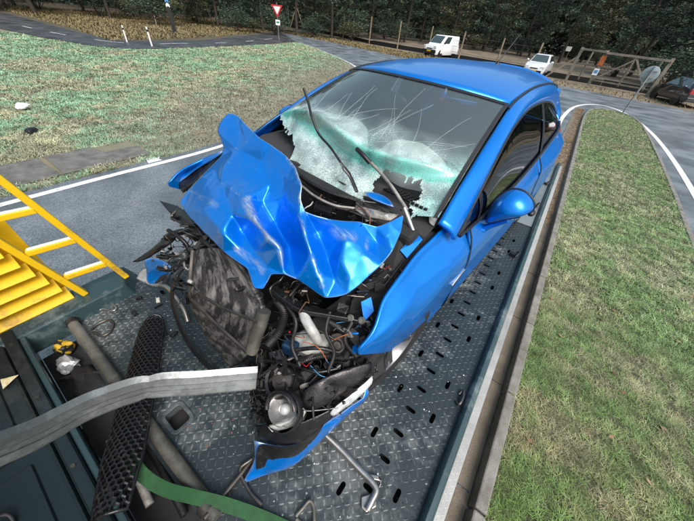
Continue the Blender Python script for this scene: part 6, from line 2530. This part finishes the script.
w2.tube(crv([cq(365, 157, 1.10), cq(378, 170, 1.06), cq(392, 187, 1.02), cq(407, 210, .96)], 5), .009, 8)
wb = w2.build('wiper_arm', 'grey_dirty', car, smooth=60)
MB().tube(crv([cq(357, 149, 1.13), cq(363, 155, 1.12), cq(370, 163, 1.09)], 4), .012, 8).build('wiper_blade', 'trim_black', wb, smooth=60)
MB().tube(crv([cq(404, 208, .965), cq(408, 218, .93), cq(414, 234, .88)], 4), .014, 8).build('wiper_pivot', 'steel_bright', wb, smooth=60)
px_sheet('cowl_sheet', [(365, 192, .95), (376, 192, .955), (390, 198, .95), (394, 207, .93), (380, 203, .93), (368, 197, .94)], [], 'blue_scuffed', car, 2, .003, 12, .004)
px_sheet('foam_scrap', [(352, 205, .92), (368, 208, .925), (384, 213, .92), (400, 214, .915), (390, 221, .90), (372, 218, .90), (356, 213, .91)], [(378, 214, .925)], 'grey_dirty', car, 2, .006, 16, .006)
px_sheet('scuttle_scrap', [(428, 205, .96), (438, 206, .955), (440, 214, .94), (434, 226, .91), (428, 222, .92), (430, 213, .94)], [], 'white_plastic', car, 2, .004, 16, .005)
# hinge plate at the base of the pillar
MB().box(cq(453, 218, .93), (.05, .07, .03), Matrix.Rotation(.4, 3, 'X')).build('bonnet_hinge', 'trim_black', car, bevel=.006)

# ================================================================== loose things on the deck
# aluminium crash beam
cp_ = [((-14, 455), 1.62), ((40, 432), 1.52), ((95, 404), 1.43), ((148, 387), 1.355), ((200, 383), 1.29), ((257, 378), 1.235)]
path = crv([tuple(W(x, y, z)) for (x, y), z in cp_], 8)
wids = [.150] * len(path)
rows = []
for i, p in enumerate(path):
    d = (path[min(i + 1, len(path) - 1)] - path[max(i - 1, 0)]).normalized()
    vdir = (CAM - p).normalized()
    s_ = d.cross(vdir).normalized()                # across the beam as seen
    if s_.y < 0:
        s_ = -s_
    n_ = s_.cross(d).normalized()
    if n_.dot(vdir) < 0:
        n_ = -n_
    tq = i / (len(path) - 1)
    w2_ = lerp(.042, .050, tq)
    kink = math.exp(-((tq - .60) / .022) ** 2)
    w2_ *= 1 - .14 * kink
    dd = lerp(.050, .040, tq)
    sec = [(-.95, -2.0), (-1.0, -1.30), (-.90, -1.08), (-.50, -.66), (-.44, -.80), (-.12, -.44), (-.06, -.16), (.36, .24), (.46, .38), (1.0, .46)]
    jt = .0010 * noise.noise(Vector((tq * 22, 0, 1)))
    rows.append([p + s_ * (a * w2_ + jt) + n_ * (b * dd + .008 * kink * (a * a) + .002 * noise.noise(Vector((tq * 30, a * 3, 5)))) for a, b in sec + sec[:1]])
mb = MB().grid(rows)
mb.f.append(tuple(range(10)))
mb.f.append(tuple(len(mb.v) - 11 + k for k in range(10)))
worn_paint('beam_alu', (0.36, 0.40, 0.39), (0.15, 0.17, 0.165), 0.40, 0.55, 13, 0.46, 0.60, 0.5, bump=.5)
bm_ = mb.build('bumper_beam', 'beam_alu', None, smooth=14)
tag(bm_, 'long bent aluminium bumper beam lying across the truck winch trough', 'bumper beam')

# honeycomb grille
gr = empty('bumper_grille', tuple(W(130, 400, DECK)))
tag(gr, 'black honeycomb bumper grille torn off and lying on the deck', 'grille')
gc = [((152, 317), .93), ((146, 345), .935), ((139, 378), .95), ((129, 420), .985), ((118, 465), 1.02), ((106, 514), 1.04)]
gpath = crv([tuple(W(x, y, z)) for (x, y), z in gc], 10)
gl_ = [0.0]
for a, b in zip(gpath, gpath[1:]):
    gl_.append(gl_[-1] + (b - a).length)
GL = gl_[-1]


def gpt_(s_, t_):                                   # s along (metres), t across (-1..1)
    s_ = min(max(s_, 0), GL)
    for i in range(len(gpath) - 1):
        if s_ <= gl_[i + 1] + 1e-9:
            q = (s_ - gl_[i]) / (gl_[i + 1] - gl_[i])
            p = gpath[i].lerp(gpath[i + 1], q)
            d = (gpath[min(i + 2, len(gpath) - 1)] - gpath[max(i - 1, 0)]).normalized()
            sd_ = d.cross(Vector((0, 0, 1))).normalized()
            hw = interp(s_ / GL, [0, .04, .10, .5, .8, 1], [.045, .060, .069, .078, .077, .055])
            n2 = sd_.cross(d)
            return p + sd_ * (t_ * hw) - n2 * (.028 * t_ * t_)
    return gpath[-1]


net = MB()
hexr = .0140
nrow = int(GL / (hexr * 1.5))
for i in range(nrow):
    for j in range(-6, 7):
        sc_ = (i + .5) * hexr * 1.5
        tc_ = (j + (.5 if i % 2 else 0)) * hexr * 1.732
        hw = interp(sc_ / GL, [0, .04, .10, .5, .8, 1], [.045, .060, .069, .078, .077, .055])
        if abs(tc_) > hw + hexr * .4:
            continue
        cs_ = []
        for k in range(3):
            a0, a1 = radians(60 * k), radians(60 * (k + 1))
            p0 = (sc_ + hexr * cos(a0), tc_ + hexr * sin(a0))
            p1 = (sc_ + hexr * cos(a1), tc_ + hexr * sin(a1))
            if max(abs(p0[1]), abs(p1[1])) > hw * 1.04 or min(p0[0], p1[0]) < 0 or max(p0[0], p1[0]) > GL:
                continue
            A, B = gpt_(p0[0], p0[1] / hw), gpt_(p1[0], p1[1] / hw)
            net.bar(A, B, .0062, .020)
net.build('honeycomb', 'black_plastic', gr, world=True)
fr_ = MB()
edge_ = [gpt_(GL * k / 40, -1) for k in range(41)] + [gpt_(GL, -1 + .5 * k) for k in range(1, 4)] + [gpt_(GL * (40 - k) / 40, 1) for k in range(41)]
edge_ += [gpt_(0, .7) + Vector((-.008, .012, 0)), gpt_(0, 0) + Vector((-.010, .018, 0)), gpt_(0, -.7) + Vector((-.008, .012, 0)), edge_[0]]
fr_.tube(edge_, .0075, 8)
fr_.build('frame', 'black_plastic', gr, smooth=60, world=True)
for s_, t_ in ((.05, 1.15), (.12, -1.15), (.45, 1.12)):
    p = gpt_(s_, t_)
    MB().bar(p, gpt_(s_ + .03, t_ * .9) + Vector((0, 0, -.01)), .018, .008).build('clip', 'black_plastic', gr, world=True, bevel=.002)

# bent steel bracket
bk = empty('steel_bracket', tuple(W(350, 460, DECK)))
tag(bk, 'bent bare steel tow bracket lying on the tread plate by the bumper corner', 'bracket')
tb = MB()
tb.tube(crv([tuple(W(x, y, DECK + z)) for x, y, z in [(318, 428, .05), (338, 447, .035), (360, 470, .03), (371, 481, .032), (376, 490, .032), (372, 500, .03), (367, 510, .028)]], 6), .0165, 12)
tb.build('bar', 'steel_bright', bk, smooth=50, world=True)
tb = MB()
tb.prism([W(x, y, DECK + .012) for x, y in [(366, 474), (378, 476), (381, 485), (376, 493), (380, 482), (371, 480)]], (0, 0, .02))
tb.prism([W(x, y, DECK + .004) for x, y in [(361, 497), (376, 492), (376, 507), (366, 513), (361, 508)]], (0, 0, .012))
tb.build('foot', 'steel_bright', bk, world=True, bevel=.004)

# green lashing strap
sp_ = crv([tuple(W(x, y, z)) for x, y, z in [(128, 452, .985), (142, 474, .95), (165, 489, .925), (195, 497, .93), (230, 506, .90), (268, 520, .866), (300, 536, .862), (330, 560, .86)]], 8)
o = MB().ribbon(sp_, .050, .005, (-.35, .8, .25)).build('lashing_strap', 'strap_green', None, smooth=60)
tag(o, 'wide green webbing strap running over the front edge of the deck', 'strap')
hk = empty('strap_hook', tuple(W(305, 512, DECK)))
tag(hk, 'triangular steel strap hook lying at the deck front by the green strap', 'hook')
MB().tube(crv([tuple(W(x, y, DECK + .018)) for x, y in [(296, 517), (303, 508), (309, 501), (313, 505), (314, 514), (313, 524), (302, 524)]], 4, True) , .008, 8).build('ring', 'pipe_steel', hk, smooth=60, world=True)
MB().tube(crv([tuple(W(x, y, DECK + z)) for x, y, z in [(262, 505, .02), (250, 492, .02), (240, 500, .03), (226, 514, .02), (212, 524, .02)]][:2] + [tuple(W(x, y, DECK + .02)) for x, y in [(240, 470), (252, 459)]], 4), .008, 8).build('rod', 'steel_dark', hk, smooth=60, world=True)
o = MB().tube([tuple(W(204, 519, DECK + .06)), tuple(W(228, 490, DECK + .03)), tuple(W(254, 458, DECK + .014))], .010, 8).build('pry_bar', 'steel_dark', None, smooth=60)
tag(o, 'thin dark steel rod resting on the deck beside the green strap', 'rod')

# D ring, hook, small litter on the deck, left front
o = MB().tube(crv([tuple(W(x, y, DECK + .012)) for x, y in [(92, 330), (98, 324), (108, 320), (113, 324), (110, 332), (101, 336)]], 4, True), .0075, 8).build('lashing_ring', 'steel_dark', None, smooth=60)
tag(o, 'dark D shaped lashing ring lying flat beside the roller bar', 'ring')
o = MB().tube(crv([tuple(W(x, y, DECK + .014)) for x, y in [(93, 312), (100, 304), (108, 302), (116, 307), (113, 311), (103, 309)]], 4, True), .0065, 8).build('wire_hook', 'steel_bright', None, smooth=60)
tag(o, 'bright bent wire hook lying near the yellow ladder foot', 'hook')
for i, (x, y, s_, lab) in enumerate([(134, 313, .05, 'small square black clip beside the top of the grille'), (139, 298, .04, 'small black plastic scrap in front of the blue bumper fragment'), (174, 334, .05, 'thin black plastic sliver lying under the rubber seal'),
                                     (158, 300, .045, 'pale plastic splinter lying beside the rubber seal')]):
    P = W(x, y, DECK + .012)
    mb = MB()
    mb.box(P, (s_, s_ * .6, .018), Matrix.Rotation(i * .9, 3, 'Z'), .8)
    o = mb.build('debris_fragment', 'black_plastic' if i != 3 else 'white_plastic', None, bevel=.004)
    tag(o, lab, 'debris')
# contents of the trough
tp = MB()
tp.blob(W(64, 347, .80), (.05, .045, .045), sub=3, wob=.5, seed=12)
o = tp.build('barrier_tape', mat('tape_mix', (.55, .36, .02), .5, col2=(.012, .012, .012), scale=22, lo=.48, hi=.52), None, smooth=60)
tag(o, 'crumpled yellow and black barrier tape in the trough', 'tape')
tp = MB()
tp.blob(W(68, 364, .79), (.065, .045, .04), sub=3, wob=.7, seed=21)
o = tp.build('foil_wrapper', 'foil', None, smooth=25)
tag(o, 'crumpled silver foil wrapper in the trough', 'wrapper')
tp = MB()
tp.blob(W(92, 384, .80), (.16, .08, .06), sub=3, wob=.5, seed=27)
o = tp.build('black_sack', 'rubber', None, smooth=60)
tag(o, 'black plastic sack stuffed into the trough', 'sack')
for i, (a, b, lab) in enumerate([(((60, 380), .80), ((115, 372), .84), 'black strap end lying over the black sack'), (((118, 405), .80), ((185, 515), .80), 'black rubber hose lying along the trough'), (((110, 440), .84), ((150, 505), .82), 'grey metal conduit lying in the trough')]):
    A, B = W(*a[0], a[1]), W(*b[0], b[1])
    o = MB().tube(crv([A, A.lerp(B, .5) + Vector((.01, .02, .02)), B], 6), .018 if i else .012, 8).build('hose' if i < 2 else 'conduit', 'rubber' if i < 2 else 'grey_dirty', None, smooth=60)
    tag(o, lab, 'hose' if i < 2 else 'conduit')

# crumbs of glass and plastic scattered over the plate in front of the wreck
rg = np.random.default_rng(8)
V, T, C = [], [], []
spots_ = [((300, 440), .45, 150), ((215, 420), .22, 70), ((420, 380), .35, 60), ((180, 330), .30, 50), ((380, 470), .35, 80)]
k = 0
for (cx_, cy_), rad_, n_ in spots_:
    c0 = W(cx_, cy_, DECK)
    for _ in range(n_):
        x, y = c0.x + rg.normal(0, rad_ * .5), c0.y + rg.normal(0, rad_ * .5)
        if not (DX0 + .12 < x < DX1 - .02 and DY0 + .08 < y < 5):
            continue
        s_ = .0015 + .0042 * rg.random() ** 3
        a = rg.random() * 6.28
        red = (cx_ == 215 and rg.random() < .55)
        col = (.22, .07, .045) if red else [(.55, .62, .60), (.03, .03, .03), (.30, .40, .38), (.02, .02, .02)][rg.integers(0, 4)]
        for dx, dy, dz in ((-1, -.7, 0), (1, -.6, 0), (.7, 1, 0), (-.8, .8, 0), (0, .1, 1.2)):
            V.append((x + s_ * (dx * cos(a) - dy * sin(a)), y + s_ * (dx * sin(a) + dy * cos(a)), DECK + .0005 + dz * s_))
            C.append(col)
        T += [(k, k + 1, k + 4), (k + 1, k + 2, k + 4), (k + 2, k + 3, k + 4), (k + 3, k, k + 4)]
        k += 5
o = np_mesh('glass_crumbs', np.array(V), np.array(T), np.array(C), 'leaves', 'stuff')
tag(o, 'crumbs of broken glass and plastic scattered over the tread plate', 'debris')
